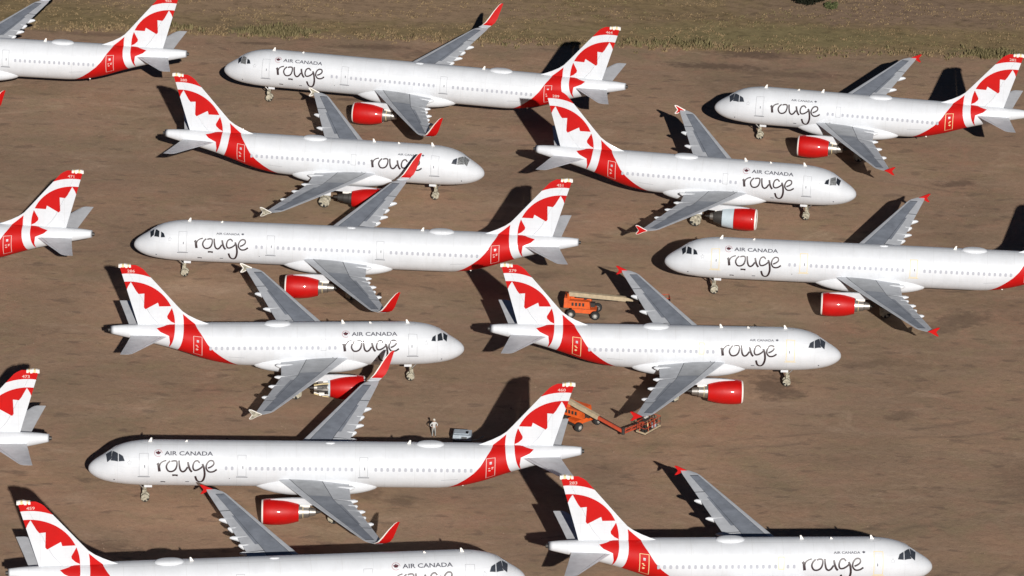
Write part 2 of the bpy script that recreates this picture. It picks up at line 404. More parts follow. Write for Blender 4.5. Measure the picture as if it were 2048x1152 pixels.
# aerofoil: chord fractions with half thickness
def half_t(c): return 2.6 * (0.2969 * math.sqrt(c) - 0.126 * c - 0.3516 * c * c + 0.2843 * c ** 3 - 0.1015 * c ** 4)
CH = [0, .006, .02, .05, .10, .145, .158, .25, .4, .5, .612, .624, .7, .8, .9, 1.0]
def wing_mesh(side):
    ys = [1.5, 2.1, 3.2, 4.4, 5.6, 6.35, 6.45, 7.5, 8.7, 9.9, 11.1, 12.3, 13.1, 13.2, 14.2, 15.2, 15.9, 16.0, 16.4, 16.7, 16.85]
    mb = MB(); rows = []; n = len(CH)
    for y in ys:
        le = 12.9 + (y - 2.1) * .5225; te = 19.05 + (y - 2.1) * .03 if y < 6.4 else 19.18 + (y - 6.4) * (21.95 - 19.18) / 10.4
        if y > 16.3: le += (y - 16.3) * .9; te -= (y - 16.3) * .15
        z = 2.95 + (y - 2.1) * .0935; c = te - le; tk = (.145 if y < 3 else .118 if y < 7 else .108); tw = .045 - .055 * (y - 2) / 15
        if y >= 16.85: tk = .03
        row = []
        for k, f in enumerate(CH): row.append((le + f * c, side * y, z + c * tk * .62 * half_t(f) / 1.0 * 1.25 + (.4 - f) * c * tw))
        for k in range(n - 2, 0, -1):
            f = CH[k]; row.append((le + f * c, side * y, z - c * tk * .5 * half_t(f) + (.4 - f) * c * tw))
        rows.append(row)
    m = len(rows[0])
    for r in rows: mb.v += r
    for i in range(len(rows) - 1):
        ya, yb = ys[i], ys[i + 1]
        for k in range(m):
            q = [i * m + k, i * m + (k + 1) % m, (i + 1) * m + (k + 1) % m, (i + 1) * m + k]
            up = k < n - 1
            name = 'wing_mid'
            if up:
                f = (CH[k] + CH[k + 1]) / 2
                if f < .145: name = 'wing_light'
                elif f < .158: name = 'wing_line'
                elif f < .612 - (0 if ya < 13.2 else .0): name = 'wing_mid'
                elif f < .624: name = 'wing_line'
                else: name = 'wing_light'
                if f > .62 and abs((ya + yb) / 2 - 13.15) < .06: name = 'wing_line'
                if f > .62 and abs((ya + yb) / 2 - 6.4) < .06: name = 'wing_line'
                if (ya + yb) / 2 > 15.9 and f < .65 : name = 'wing_light' if f < .128 or (ya+yb)/2 > 16 else 'wing_line'
                if ya < 5.6 and name == 'wing_mid': name = 'wing_root'
                if f > .66 and f < .7 and 6.5 < ya < 12.3: name = 'wing_mid'
            else: name = 'wing_light'
            mb.f.append(q); mb.m.append(mb.mi(name))
    mb.f.append(list(range(m))); mb.m.append(0); mb.f.append(list(range((len(rows) - 1) * m, len(rows) * m))); mb.m.append(0)
    me = mb.mesh('wing', angle=50); fix_normals(me); return me
def loft_plate(mb, secs, mats, tfac=.5):
    """secs: (LE point, TE point, thickness, normal) ; mats(fracmid, i)"""
    cs = [0, .03, .12, .13, .35, .65, .9, 1]; n = len(cs); base = len(mb.v)
    for le, te, tk, nr in secs:
        le, te, nr = Vector(le), Vector(te), Vector(nr).normalized()
        for c in cs: mb.v.append(tuple(le.lerp(te, c) + nr * tk * half_t(c) * tfac))
        for c in cs[-2:0:-1]: mb.v.append(tuple(le.lerp(te, c) - nr * tk * half_t(c) * tfac))
    m = 2 * n - 2
    for i in range(len(secs) - 1):
        for k in range(m):
            f = (cs[k] + cs[k + 1]) / 2 if k < n - 1 else (cs[m - k] + cs[m - k - 1]) / 2
            mb.f.append([base + i * m + k, base + i * m + (k + 1) % m, base + (i + 1) * m + (k + 1) % m, base + (i + 1) * m + k]); mb.m.append(mb.mi(mats(f, i)))
    mb.f.append([base + k for k in range(m)]); mb.m.append(mb.mi(mats(.5, 0)))
    mb.f.append([base + (len(secs) - 1) * m + k for k in range(m)]); mb.m.append(mb.mi(mats(.5, len(secs) - 1)))
def sharklet_mesh(side):
    mb = MB(); s = side
    P = [((20.78, 16.72, 4.38), (21.9, 16.72, 4.38), .12, (0, -.1, 1)), ((21.05, 17.05, 4.47), (22.15, 17.05, 4.5), .12, (0, -.35, 1)), ((21.4, 17.32, 4.75), (22.5, 17.32, 4.78), .12, (0, -.9, .8)),
         ((21.75, 17.5, 5.25), (22.75, 17.5, 5.25), .11, (0, -1, .3)), ((22.3, 17.68, 6.1), (23.02, 17.68, 6.1), .08, (0, -1, .2)), ((22.8, 17.8, 6.75), (23.22, 17.8, 6.75), .05, (0, -1, .2)), ((23.05, 17.84, 6.95), (23.3, 17.84, 6.95), .03, (0, -1, .2))]
    secs = [((a[0], s * a[1], a[2]), (b[0], s * b[1], b[2]), t, (n[0], s * n[1], n[2])) for a, b, t, n in P]
    loft_plate(mb, secs, lambda f, i: 'wing_light' if i < 1 else ('tape_white' if f < .125 else 'red'), 1.2)
    me = mb.mesh('sharklet'); fix_normals(me); return me
def fence_mesh(side, masked):
    mb = MB(); P = [(20.75, 4.36), (21.5, 4.68), (22.45, 5.12), (22.85, 5.12), (22.3, 4.42), (22.25, 4.3), (22.75, 3.62), (22.35, 3.66), (21.5, 4.1)]
    P = [(22.0 + (x - 22.0) * .55, 4.33 + (z - 4.35) * .6) for x, z in P]
    y = side * 16.86; n = len(P)
    vs = [(x, y - .05, z) for x, z in P] + [(x, y + .05 + side * .02, z) for x, z in P]
    fs = [tuple(range(n)), tuple(range(2 * n - 1, n - 1, -1))] + [(i, (i + 1) % n, n + (i + 1) % n, n + i) for i in range(n)]
    mb.add(vs, fs, 'wrap' if masked == 2 else 'red')
    if masked:
        for i in range(n):
            a, b = P[i], P[(i + 1) % n]; mb.tube([(a[0], y, a[1]), (b[0], y, b[1])], .06, 'tape_white', 5)
    me = mb.mesh('wingtip_fence'); fix_normals(me); return me
def canoe_mesh(side, y, L):
    mb = MB(); te = 19.1 if y < 6.4 else 19.18 + (y - 6.4) * .266
    z0 = 2.95 + (y - 2.1) * .0935 - .12
    secs = [(-.0, .03, .06), (.1, .15, .18), (.3, .25, .3), (.6, .26, .27), (.88, .18, .17), (1, .06, .06)]; n = 10; vs = []; fs = []
    x0 = te - L * .72
    for t, w_, h_ in secs:
        for k in range(n):
            a = 2 * PI * k / n; vs.append((x0 + L * t, side * y + w_ * math.sin(a), z0 - .16 * math.sin(PI * min(1, t * 1.1)) + h_ * math.cos(a)))
    for i in range(5):
        for k in range(n): fs.append((i * n + k, i * n + (k + 1) % n, (i + 1) * n + (k + 1) % n, (i + 1) * n + k))
    fs += [tuple(range(n)), tuple(range(6 * n - 1, 5 * n - 1, -1))]
    mb.add(vs, fs, 'white'); me = mb.mesh('flap_fairing', angle=60); fix_normals(me); return me
def stab_mesh(side):
    mb = MB(); s = side
    secs = []
    for y, le, te in ((.35, 31.45, 35.25), (.9, 31.8, 35.3), (3.5, 33.5, 35.78), (5.9, 35.05, 36.25), (6.12, 35.25, 36.3), (6.24, 35.5, 36.3)):
        z = 4.95 + y * .105; secs.append(((le, s * y, z), (te, s * y, z), .11 * (te - le) * (.3 if y > 6.2 else 1), (0, 0, 1)))
    loft_plate(mb, secs, lambda f, i: 'wing_light' if f < .12 else ('wing_line' if .12 < f < .13 else 'stab'), .55)
    me = mb.mesh('horizontal_stabilizer', angle=50); fix_normals(me); return me
def fin_le(z):
    x = 34.45 - (11.96 - z) * .8417
    if z < 7.4: x -= (7.4 - z) ** 2 * .62
    if z > 11.5: x += (z - 11.5) ** 2 * 1.6
    return x
def fin_te(z): return 36.36 - (12.0 - z) * .286
def fin_mesh(part):
    zs = [5.2, 5.6, 5.85, 6.1, 6.4, 6.8, 7.2, 7.8, 8.5, 9.2, 9.9, 10.6, 11.2, 11.55, 11.75, 11.9, 11.98]
    cs = [0, .01, .03, .07, .14, .25, .4, .55, .698] if part == 'fin' else [.702, .8, .9, 1.0]
    zs2 = zs if part == 'fin' else [z for z in zs if z > 5.8]
    rows = []
    for z in zs2:
        le, te = fin_le(z), fin_te(z); c = te - le; cc = min(c, 7.0 - (z - 5.8) * .7)
        tk = cc * .095 * (1 if z < 11.9 else .5)
        up = [(le + f * c, tk * .5 * half_t(f) * .8, z) for f in cs]
        dn = [(x, -y, z_) for x, y, z_ in up[::-1]]
        if part == 'fin': dn = dn[:-1]
        else: dn = dn[1:]
        rows.append(up + dn)
    m = len(rows[0]); vs = [p for r in rows for p in r]; fs = []
    for i in range(len(rows) - 1):
        for k in range(m): fs.append((i * m + k, i * m + (k + 1) % m, (i + 1) * m + (k + 1) % m, (i + 1) * m + k))
    fs += [tuple(range(m)), tuple(range(len(rows) * m - 1, (len(rows) - 1) * m - 1, -1))]
    me = bpy.data.meshes.new('f'); me.from_pydata(vs, [], fs); bm = bmesh.new(); bm.from_mesh(me)
    bmesh.ops.remove_doubles(bm, verts=bm.verts, dist=1e-5)
    cut_livery(bm, 0); bmesh.ops.recalc_face_normals(bm, faces=bm.faces); bm.verts.index_update()
    mb = MB(); mb.mi('white'); mb.mi('red'); mb.v = [tuple(v.co) for v in bm.verts]
    for f in bm.faces:
        c = f.calc_center_median(); mb.f.append([v.index for v in f.verts]); mb.m.append(mb.mi(livery(c.x, c.z)))
    bm.free(); return mb
def fin_number(mb, num):
    vf = text2d(num, .48)
    for side in (-1, 1):
        vs = []
        for X, Y in vf[0]:
            x = 34.85 + X if side < 0 else 35.6 - X
            vs.append((x, side * .125, 11.28 + Y * .8))
        mb.add(vs, vf[1], 'fin_mark')

def engine_parts(kind):
    """returns dict of meshes about centre y=0"""
    R = {}
    z = 1.85
    mb = MB()
    end = 13.4 if kind == 'pale' else 14.4
    outer = [(11.1, 1.0), (11.14, 1.05), (11.25, 1.1), (11.6, 1.165), (12.0, 1.19), (12.5, 1.19), (12.95, 1.165), (13.4, 1.11), (13.9, 1.0), (14.4, .86)]
    inner = [(12.0, .86), (11.6, .88), (11.3, .91), (11.15, .95), (11.1, 1.0)]
    o = [p for p in outer if p[0] <= end]
    pr = inner + o[1:] + [(end, o[-1][1] - .06), (end - .4, o[-1][1] - .12)]
    ms = ['dark_metal', 'dark_metal', 'metal', 'tape_white'] + ['tape_white', 'tape_white'] + ['engine_red'] * (len(o) - 3) + ['tape_white' if kind != 'dark' else 'dark_metal', 'dark_metal']
    mb.lathe_x(pr, 0, z, ms); R['fan_cowl'] = mb.mesh('fan_cowl', angle=30)
    mb = MB(); mb.lathe_x([(12.0, .86), (11.98, .3), (11.75, .2), (11.6, .02)], 0, z, 'dark_metal'); R['fan'] = mb.mesh('fan')
    mb = MB()
    if kind in ('pale', 'bare'):
        rm = {'pale': 'pale_cowl', 'dark': 'dark_cowl', 'bare': 'metal'}[kind]
        if kind == 'bare':
            mb.lathe_x([(14.42, .88), (14.6, .84)], 0, z, 'pale_cowl'); mb.lathe_x([(14.5, .62), (15.6, .55)], 0, z, 'dark_metal')
            for a in range(9):
                t = 2 * PI * a / 9; c1, s1 = math.sin(t), math.cos(t)
                mb.tube([(14.5, .86 * c1, z + .86 * s1), (15.1, .8 * c1, z + .8 * s1), (15.9, .55 * c1, z + .55 * s1)], .05, ['tape_white', 'tape', 'metal'][a % 3], 6)
            for a, x in ((.3, 14.9), (1.1, 15.2), (1.9, 15.0), (-.6, 15.3)):
                mb.box((x, .68 * math.sin(a + 1), z + .68 * math.cos(a + 1)), (.5, .3, .25), ['tape_white', 'metal', 'dark_metal', 'metal'][int(x * 10) % 4])
        else:
            mb.lathe_x([(12.97, 1.16), (13.4, 1.105), (13.9, .99), (14.4, .86), (14.4, .8), (14.1, .72)] if kind == 'dark' else [(13.42, 1.11), (13.9, 1.06), (14.6, .95), (14.6, .88), (14.3, .8)], 0, z, rm)
            if kind == 'pale': mb.lathe_x([(14.4, .84), (14.9, .78), (15.5, .6), (15.5, .5)], 0, z, 'dark_metal')
        R['thrust_reverser'] = mb.mesh('thrust_reverser', angle=30)
    mb = MB(); mb.lathe_x([(13.6, .66), (14.4, .64), (14.75, .6), (14.8, .55), (15.3, .5), (15.35, .42), (15.9, .33), (15.9, .26), (15.6, .24)], 0, z, 'dark_metal' if kind == 'dark' else ['dark_metal', 'metal', 'tape', 'metal', 'dark_metal', 'metal', 'metal', 'dark_metal'])
    mb.lathe_x([(15.5, .24), (16.2, .12), (16.45, .02)], 0, z, 'dark_metal')
    mb.box((14.95, 0, z + .62), (.9, .25, .22), 'tape_white')
    R['exhaust_nozzle'] = mb.mesh('exhaust_nozzle', angle=30)
    mb = MB(); vs = []
    for x, zb, zt, hw in ((11.9, 2.95, 3.06, .04), (12.6, 2.9, 3.14, .11), (13.8, 2.75, 3.2, .14), (15.0, 2.55, 3.2, .15), (16.2, 2.6, 3.1, .13), (17.2, 2.8, 3.0, .05)):
        vs += [(x, -hw, zb), (x, hw, zb), (x, hw * .8, zt), (x, -hw * .8, zt)]
    fs = [(0, 1, 2, 3), (20, 23, 22, 21)]
    for i in range(5):
        for k in range(4): fs.append((i * 4 + k, i * 4 + (k + 1) % 4, i * 4 + 4 + (k + 1) % 4, i * 4 + 4 + k))
    mb.add(vs, fs, 'stab'); me = mb.mesh('pylon'); fix_normals(me); R['pylon'] = me
    return R
def wheel_mesh(r, wd, wrapped=True):
    mb = MB(); n = 20
    prf = [(-wd / 2, r * .35), (-wd / 2, r * .8), (-wd * .38, r * .96), (0, r), (wd * .38, r * .96), (wd / 2, r * .8), (wd / 2, r * .35), (wd * .3, 0.02)]
    vs = []; fs = []
    for y, q in prf:
        for k in range(n):
            a = 2 * PI * k / n; vs.append((q * math.sin(a), y, q * math.cos(a)))
    for i in range(len(prf) - 1):
        for k in range(n): fs.append((i * n + k, i * n + (k + 1) % n, (i + 1) * n + (k + 1) % n, (i + 1) * n + k))
    fs.append(tuple(range(n)))
    if wrapped:
        # the cloth sits over the tyre: cream above, black rubber showing at the foot
        k0 = mb.mi('wrap'); k1 = mb.mi('tyre'); mb.v = vs
        for f in fs:
            zc = sum(vs[i][2] for i in f) / len(f); xc = sum(vs[i][0] for i in f) / len(f)
            mb.f.append(list(f)); mb.m.append(k1 if zc < -r * .55 or (xc > r * .5 and zc < 0) else k0)
    else:
        k0 = mb.mi('rim'); k1 = mb.mi('tyre'); mb.v = vs
        for f in fs:
            q = max(math.hypot(vs[i][0], vs[i][2]) for i in f); mb.f.append(list(f)); mb.m.append(k0 if q < r * .6 or len(f) == n else k1)
        mb2 = [(wd / 2 + .01, 0)]
    me = mb.mesh('wheel'); fix_normals(me); return me
def gear_mesh(kind):
    mb = MB()
    if kind == 'nose':
        mb.tube([(5.07, 0, 2.1), (5.07, 0, 1.2), (5.07, 0, .4)], [.17, .15, .09], 'wrap', 10)
        mb.tube([(5.07, -.3, .38), (5.07, .3, .38)], .07, 'metal', 8)
        mb.tube([(4.2, 0, 1.95), (5.05, 0, 1.1)], .06, 'metal', 6)
        for s in (-1, 1): mb.box((5.35, s * .33, 1.66), (.7, .03, .34), 'white')
        mb.box((5.0, 0, 1.0), (.34, .5, .3), 'wrap')
    else:
        mb.tube([(17.71, 3.8, 2.8), (17.71, 3.8, 1.5), (17.71, 3.8, .58)], [.2, .17, .12], 'wrap', 10)
        mb.tube([(17.71, 3.3, .58), (17.71, 4.3, .58)], .1, 'metal', 8)
        mb.tube([(17.71, 2.2, 2.3), (17.71, 3.7, 1.3)], .07, 'metal', 6)
        mb.box((17.71, 4.05, 1.9), (1.3, .04, 1.3), 'white')
        mb.box((17.45, 3.8, 1.2), (.4, .4, .4), 'wrap')
    return mb.mesh('strut')

# hull fittings -------------------------------------------------------
def patch(mb, corners, m, side, dt, off, nx=4, nz=6):
    """corners: (x,phi) TL,TR,BR,BL"""
    vs = []; fs = []
    for j in range(nz + 1):
        for i in range(nx + 1):
            u, v = i / nx, j / nz
            a = [corners[0][k] * (1 - u) + corners[1][k] * u for k in (0, 1)]; b = [corners[3][k] * (1 - u) + corners[2][k] * u for k in (0, 1)]
            vs.append(S(a[0] * (1 - v) + b[0] * v, a[1] * (1 - v) + b[1] * v, side, dt, off))
    for j in range(nz):
        for i in range(nx):
            a = j * (nx + 1) + i; q = (a, a + 1, a + nx + 2, a + nx + 1); fs.append(q if side > 0 else q[::-1])
    mb.add(vs, fs, m)
def door_mesh(typ, xc, z0, z1, wd, style, side):
    dt = TYPES[typ][1]; mb = MB(); a, b = phi_of(xc, z1, dt), phi_of(xc, z0, dt); h = wd / 2
    body = 'red' if style == 'inred' else 'white'
    fr = {'plain': 'outline', 'tape': 'tape', 'inred': 'fin_mark', 'inredtape': 'tape'}[style]
    if style == 'inredtape': body = 'red'
    e = .035 if style == 'plain' else .055
    patch(mb, [(xc - h, a), (xc + h, a), (xc + h, b), (xc - h, b)], body, side, dt, .012, 4, 8)
    o = .016; ep = e / 2
    for c in ([(xc - h, a), (xc - h + e, a), (xc - h + e, b), (xc - h, b)], [(xc + h - e, a), (xc + h, a), (xc + h, b), (xc + h - e, b)],
              [(xc - h, a), (xc + h, a), (xc + h, a + ep), (xc - h, a + ep)], [(xc - h, b - ep), (xc + h, b - ep), (xc + h, b), (xc - h, b)]):
        patch(mb, c, fr, side, dt, o, 2, 8)
    if style in ('plain', 'tape') and wd > .7:
        patch(mb, [(xc - h - .12, b + .02), (xc + h + .12, b + .02), (xc + h + .12, b + .05), (xc - h - .12, b + .05)], 'grey_ink' if style == 'plain' else 'tape', side, dt, o + .02, 4, 1)
        patch(mb, [(xc + .05, (a + b) / 2), (xc + .12, (a + b) / 2), (xc + .12, (a + b) / 2 + .12), (xc + .05, (a + b) / 2 + .12)], 'grey_ink', side, dt, o, 1, 1)
    if style.startswith('inred'):
        rr = random.Random(int(xc * 10)); mm = (a + b) / 2
        for k in range(6):
            x = xc + rr.uniform(-.22, .12); p = mm + rr.uniform(-.1, .22)
            patch(mb, [(x, p), (x + rr.uniform(.08, .22), p), (x + .15, p + .05), (x, p + .05)], fr, side, dt, o, 1, 1)
        patch(mb, [(xc - .1, a + .22), (xc + .1, a + .22), (xc + .1, a + .36), (xc - .1, a + .36)], 'window', side, dt, o, 1, 1)
    me = mb.mesh('cabin_door', angle=180)
    me.normals_split_custom_set_from_vertices([hull_normal(v.co, dt) for v in me.vertices]); return me
def window_mesh(typ, side):
    dt = TYPES[typ][1]; mb = MB(); x0 = 15.0; p = phi_of(x0, 4.22, dt); r = 2.02
    P = [(.12 * math.copysign(abs(math.cos(a)) ** .6, math.cos(a)), .175 * math.copysign(abs(math.sin(a)) ** .6, math.sin(a))) for a in [2 * PI * i / 12 for i in range(12)]]
    c = S(x0, p, side, dt, .012)
    vs = [S(x0 + a, p - b / r, side, dt, .012) - Vector((x0, 0, 0)) for a, b in P] ; mb.add(vs, [tuple(range(12))], 'window')
    return mb.mesh('cabin_window', smooth=False)
PANES = [([(1.52, 4.62), (2.12, 5.02), (2.02, 4.5), (1.42, 4.34)], 'front'), ([(2.2, 5.03), (2.7, 5.08), (2.72, 4.54), (2.06, 4.48)], 'side'), ([(2.77, 5.08), (3.16, 4.99), (3.32, 4.66), (2.79, 4.56)], 'side')]
def pane_mesh(i, m, side, typ):
    dt = TYPES[typ][1]; mb = MB(); q = PANES[i][0]
    c = [(x, phi_of(x, z, dt)) for x, z in q]
    if i == 0: c = [(1.62, .1), (2.3, .42), (2.0, .98), (1.36, .95)]; c = [(1.75, .12), (2.2, .70), (2.03, 1.08), (1.42, .80)]; c = [(1.58, .10), (2.12, .10), (2.14, .74), (1.74, .86)]
    if m == 'glass':
        cx_, cy_ = sum(p[0] for p in c) / 4, sum(p[1] for p in c) / 4; c = [(cx_ + (p[0] - cx_) * .80, cy_ + (p[1] - cy_) * .84) for p in c]
    patch(mb, c, m, side, dt, .014, 6, 6)
    # pale frame
    for a, b in ((0, 1), (1, 2), (2, 3), (3, 0)):
        A, B = S(*c[a], side, dt, .01), S(*c[b], side, dt, .01)
        mb.tube([A, (S((c[a][0] + c[b][0]) / 2, (c[a][1] + c[b][1]) / 2, side, dt, .01)), B], .016, 'outline', 4)
    me = mb.mesh('cockpit_window'); fix_normals(me)
    # outward
    p = me.polygons[0]
    if p.normal.y * side < 0 and abs(p.normal.y) > .2: me.flip_normals()
    return me
def blade_mesh(h=.36, L=.36):
    mb = MB(); vs = [(-L / 2, -.03, -.08), (L / 2, -.03, -.08), (L / 2, .03, -.08), (-L / 2, .03, -.08), (L * .25, -.015, h), (L * .6, -.015, h), (L * .6, .015, h), (L * .25, .015, h)]
    mb.add(vs, [(0, 3, 2, 1), (4, 5, 6, 7), (0, 1, 5, 4), (1, 2, 6, 5), (2, 3, 7, 6), (3, 0, 4, 7)], 'tape_white'); return mb.mesh('antenna')
def dome_mesh(L, W, Hh):
    mb = MB(); n, m = 24, 8; vs = []; fs = []
    for j in range(m + 1):
        t = j / m * PI / 2
        for k in range(n):
            a = 2 * PI * k / n; cx = math.copysign(abs(math.cos(a)) ** .8, math.cos(a)); vs.append((L / 2 * cx * math.cos(t) ** .6 if j < m else 0, W / 2 * math.sin(a) * math.cos(t) ** .6 if j < m else 0, Hh * math.sin(t)))
    for j in range(m):
        for k in range(n): fs.append((j * n + k, j * n + (k + 1) % n, (j + 1) * n + (k + 1) % n, (j + 1) * n + k))
    lo = [(v[0] * .97, v[1] * .97, -.35) for v in vs[:n]]; o = len(vs); vs += lo
    for k in range(n): fs.append((o + k, o + (k + 1) % n, (k + 1) % n, k))
    mb.add(vs, fs, 'white'); me = mb.mesh('radome', angle=50); fix_normals(me); return me
def exhaust_mesh(dt):
    mb = MB(); x = 37.2 + dt
    mb.lathe_x([(x - .02, .2), (x + .22, .17), (x + .22, .12), (x + .02, .1), (x + .01, .01)], 0, 5.34, 'dark_metal', 14); return mb.mesh('tail_exhaust')
def tailcover_mesh():
    mb = MB(); rr = random.Random(3)
    for k in range(7):
        mb.box((35.35 + k * .16, 0, 11.93 + rr.uniform(-.06, .05)), (.2, .2 + rr.uniform(0, .1), .22 + rr.uniform(0, .12)), 'tape' if k % 3 == 1 else 'tape_white', Matrix.Rotation(rr.uniform(-.3, .3), 3, 'Y'))
    return mb.mesh('rudder_cover')

GROUP = 'red and white airliners parked in rows'
def airliner(typ, face, pos, th, text, engine, tip, label, num='', cockpit='cover', doors='plain', reddoor='inred', tailcover=True, farengine='red'):
    dw, dt = TYPES[typ]
    near = -1 if face == 'L' else 1
    root = thing('airliner', label, 'airplane', (pos[0], pos[1], 0), th if face == 'L' else th + PI, GROUP)
    hull = link('fuselage', hull_mesh(typ, text), root)
    link('belly_fairing', cached('fair', fairing_mesh), root, (dw, 0, 0))
    # doors on both flanks
    ds = [(5.02, 3.37, 5.32, .84, doors)]
    if typ == 'long': ds += [(13.75, 3.45, 5.28, .78, doors), (24.6, 3.5, 5.2, .75, 'plain' if doors == 'plain' else 'tape')]
    else: ds += [(13.45, 3.95, 5.0, .52, 'plain' if doors == 'plain' else 'tape')]
    ds += [(29.0 + dt, 3.35, 5.2, .84, reddoor)]
    for side in (-1, 1):
        for d in ds: link('cabin_door', cached(('door', typ, d, side), lambda: door_mesh(typ, *d, side)), hull)
        for i in range(3):
            mm = {'cover': 'cover', 'glass': 'glass', 'foil': 'foil' if i < 2 else 'cover', 'mixed': 'foil' if i == 1 else 'glass'}[cockpit]
            link('cockpit_window', cached(('pane', i, mm, side, typ), lambda: pane_mesh(i, mm, side, typ)), hull)
    # cabin windows on the flank the photograph shows
    x = 12.35; x1 = 27.9 + dt - .3 if typ == 'long' else 24.1
    wm = cached(('win', typ, near), lambda: window_mesh(typ, near))
    while x < x1:
        if not any(abs(x - d[0]) < d[3] / 2 + .18 for d in ds): link('cabin_window', wm, hull, (x, 0, 0))
        x += .533
    am = cached('blade', blade_mesh); bm_ = cached('blade2', lambda: blade_mesh(.16, .3))
    for ax, big in (((5.5, 1), (8.7, 0), (28.6, 1), (35.3, 0)) if typ == 'long' else ((5.4, 1), (8.9, 0), (11.5, 1), (24.9 - .3, 0))): link('antenna', am if big else bm_, hull, (ax, 0, 5.89))
    link('radome', cached('dome', lambda: dome_mesh(2.55, 1.15, .3)), hull, (30.55 if typ == 'long' else 17.75, 0, 5.84))
    if typ == 'long': link('roof_beacon', cached('beac', lambda: dome_mesh(.9, .4, .12)), hull, (21.6, 0, 5.87))
    link('tail_exhaust', cached(('exh', typ), lambda: exhaust_mesh(dt)), hull)
    link('drain_mast', bm_, hull, (26.5 + dt, -.1, 1.98)).rotation_euler = (PI, 0, 0)
    for side in (-1, 1):
        wg = link('wing', cached(('wing', side), lambda: wing_mesh(side)), root, (dw, 0, 0))
        if tip == 'shark': link('sharklet', cached(('shark', side), lambda: sharklet_mesh(side)), wg)
        else: link('wingtip_fence', cached(('fence', side, tip), lambda: fence_mesh(side, {'masked': 1, 'taped': 2}.get(tip, 0))), wg)
        for y, L in ((3.0, 1.7), (6.3, 2.5), (8.9, 2.1), (11.9, 1.8)) + (((10.4, .9), (7.6, 1.0)) if typ == 'long' else ()):
            link('flap_fairing', cached(('can', side, y, L), lambda: canoe_mesh(side, y, L)), wg)
        ek = engine if side == near else farengine
        parts = cached(('eng', ek), lambda: engine_parts(ek))
        en = link('engine', parts['fan_cowl'], root, (dw + .18, side * 5.75, 0))
        for k in ('fan', 'thrust_reverser', 'exhaust_nozzle', 'pylon'):
            if k in parts: link(k, parts[k], en)
        g = link('main_gear', cached('mg', lambda: gear_mesh('main')) if side > 0 else cached('mgm', mirror_gear), root, (dw, 0, 0))
        for dy in (-.46, .46): link('wheel', cached('w1', lambda: wheel_mesh(.58, .42)), g, (17.71, side * 3.8 + dy, .58))
        link('horizontal_stabilizer', cached(('stab', side), lambda: stab_mesh(side)), root, (dt, 0, 0))
    g = link('nose_gear', cached('ng', lambda: gear_mesh('nose')), root)
    for dy in (-.26, .26): link('wheel', cached('w2', lambda: wheel_mesh(.39, .24)), g, (5.07, dy, .39))
    def fm():
        mb = fin_mesh('fin')
        if num: fin_number(mb, num)
        return mb.mesh('vertical_stabilizer', angle=40)
    fin = link('vertical_stabilizer', cached(('fin', num), fm), root, (dt, 0, 0))
    link('rudder', cached('rud', lambda: fin_mesh('rudder').mesh('rudder', angle=40)), fin)
    if tailcover: link('rudder_cover', cached('tcov', tailcover_mesh), fin)
    return root
def mirror_gear():
    me = cached('mg', lambda: gear_mesh('main')).copy()
    for v in me.vertices: v.co.y = -v.co.y
    me.flip_normals(); return me

airliner('long', 'L', (-80.04, 484.13), -0.071, 'big', 'red', 'shark', 'white jet cut off by the left edge in the top row, rear half showing', '465', tailcover=False)
airliner('long', 'L', (-32.03, 482.40), -0.163, 'big', 'red', 'shark', 'long white jet complete in the top row, nose left, upswept red wingtips', '464', cockpit='mixed')
airliner('short', 'L', (21.17, 475.67), -0.148, 'small', 'red', 'fence', 'short white jet at the top right, nose left, tail touching the right edge', '282', doors='plain', reddoor='inredtape')
airliner('short', 'R', (-3.20, 454.67), -0.094, 'small', 'dark', 'taped', 'short right-facing jet at upper left with foil-covered cockpit, lettering crossed by a red wingtip', '280', cockpit='foil')
airliner('short', 'R', (35.15, 452.07), -0.135, 'big', 'pale', 'masked', 'short right-facing jet at upper right, near engine half red and half pale blue', '289', cockpit='mixed', tailcover=False)
airliner('long', 'L', (-37.67, 433.35), -0.028, 'small', 'red', 'shark', 'long left-facing jet across the middle, upswept red wingtips, small grey airline name', '451', cockpit='glass')
airliner('long', 'L', (15.06, 433.21), -0.042, 'big', 'red', 'fence', 'long left-facing jet running off the right edge at mid height, tail unseen', '456', cockpit='glass', doors='tape')
airliner('short', 'R', (-4.35, 410.54), 0.089, 'big', 'bare', 'taped', 'short right-facing jet at centre left with an opened, stripped near engine', '286', cockpit='glass')
airliner('short', 'R', (31.50, 411.60), 0.031, 'small', 'red', 'fence', 'short right-facing jet at centre right, near wingtip above the orange lift basket', '279', cockpit='cover', doors='tape', reddoor='inredtape')
airliner('long', 'L', (-37.39, 382.11), 0.048, 'big', 'red', 'shark', 'long left-facing jet just in front of the standing person and white cart', '460')
airliner('long', 'R', (1.91, 363.26), 0.145, 'big', 'red', 'fence', 'right-facing jet cut by the bottom edge at lower left, roof, fin and wing showing', '459', reddoor='inred')
airliner('short', 'R', (37.16, 367.79), 0.080, 'small', 'red', 'fence', 'short right-facing jet at the bottom right, belly cut off by the bottom edge', '283', doors='tape', reddoor='inredtape')
airliner('long', 'L', (-85.57, 433.55), -0.071, 'big', 'red', 'shark', 'white jet at the left edge at mid height, only its red leaf tail in view', '471')
airliner('long', 'L', (-85.14, 383.20), 0.007, 'small', 'red', 'shark', 'white jet at the left edge in the lower half, tail fin cut by the frame', '473')

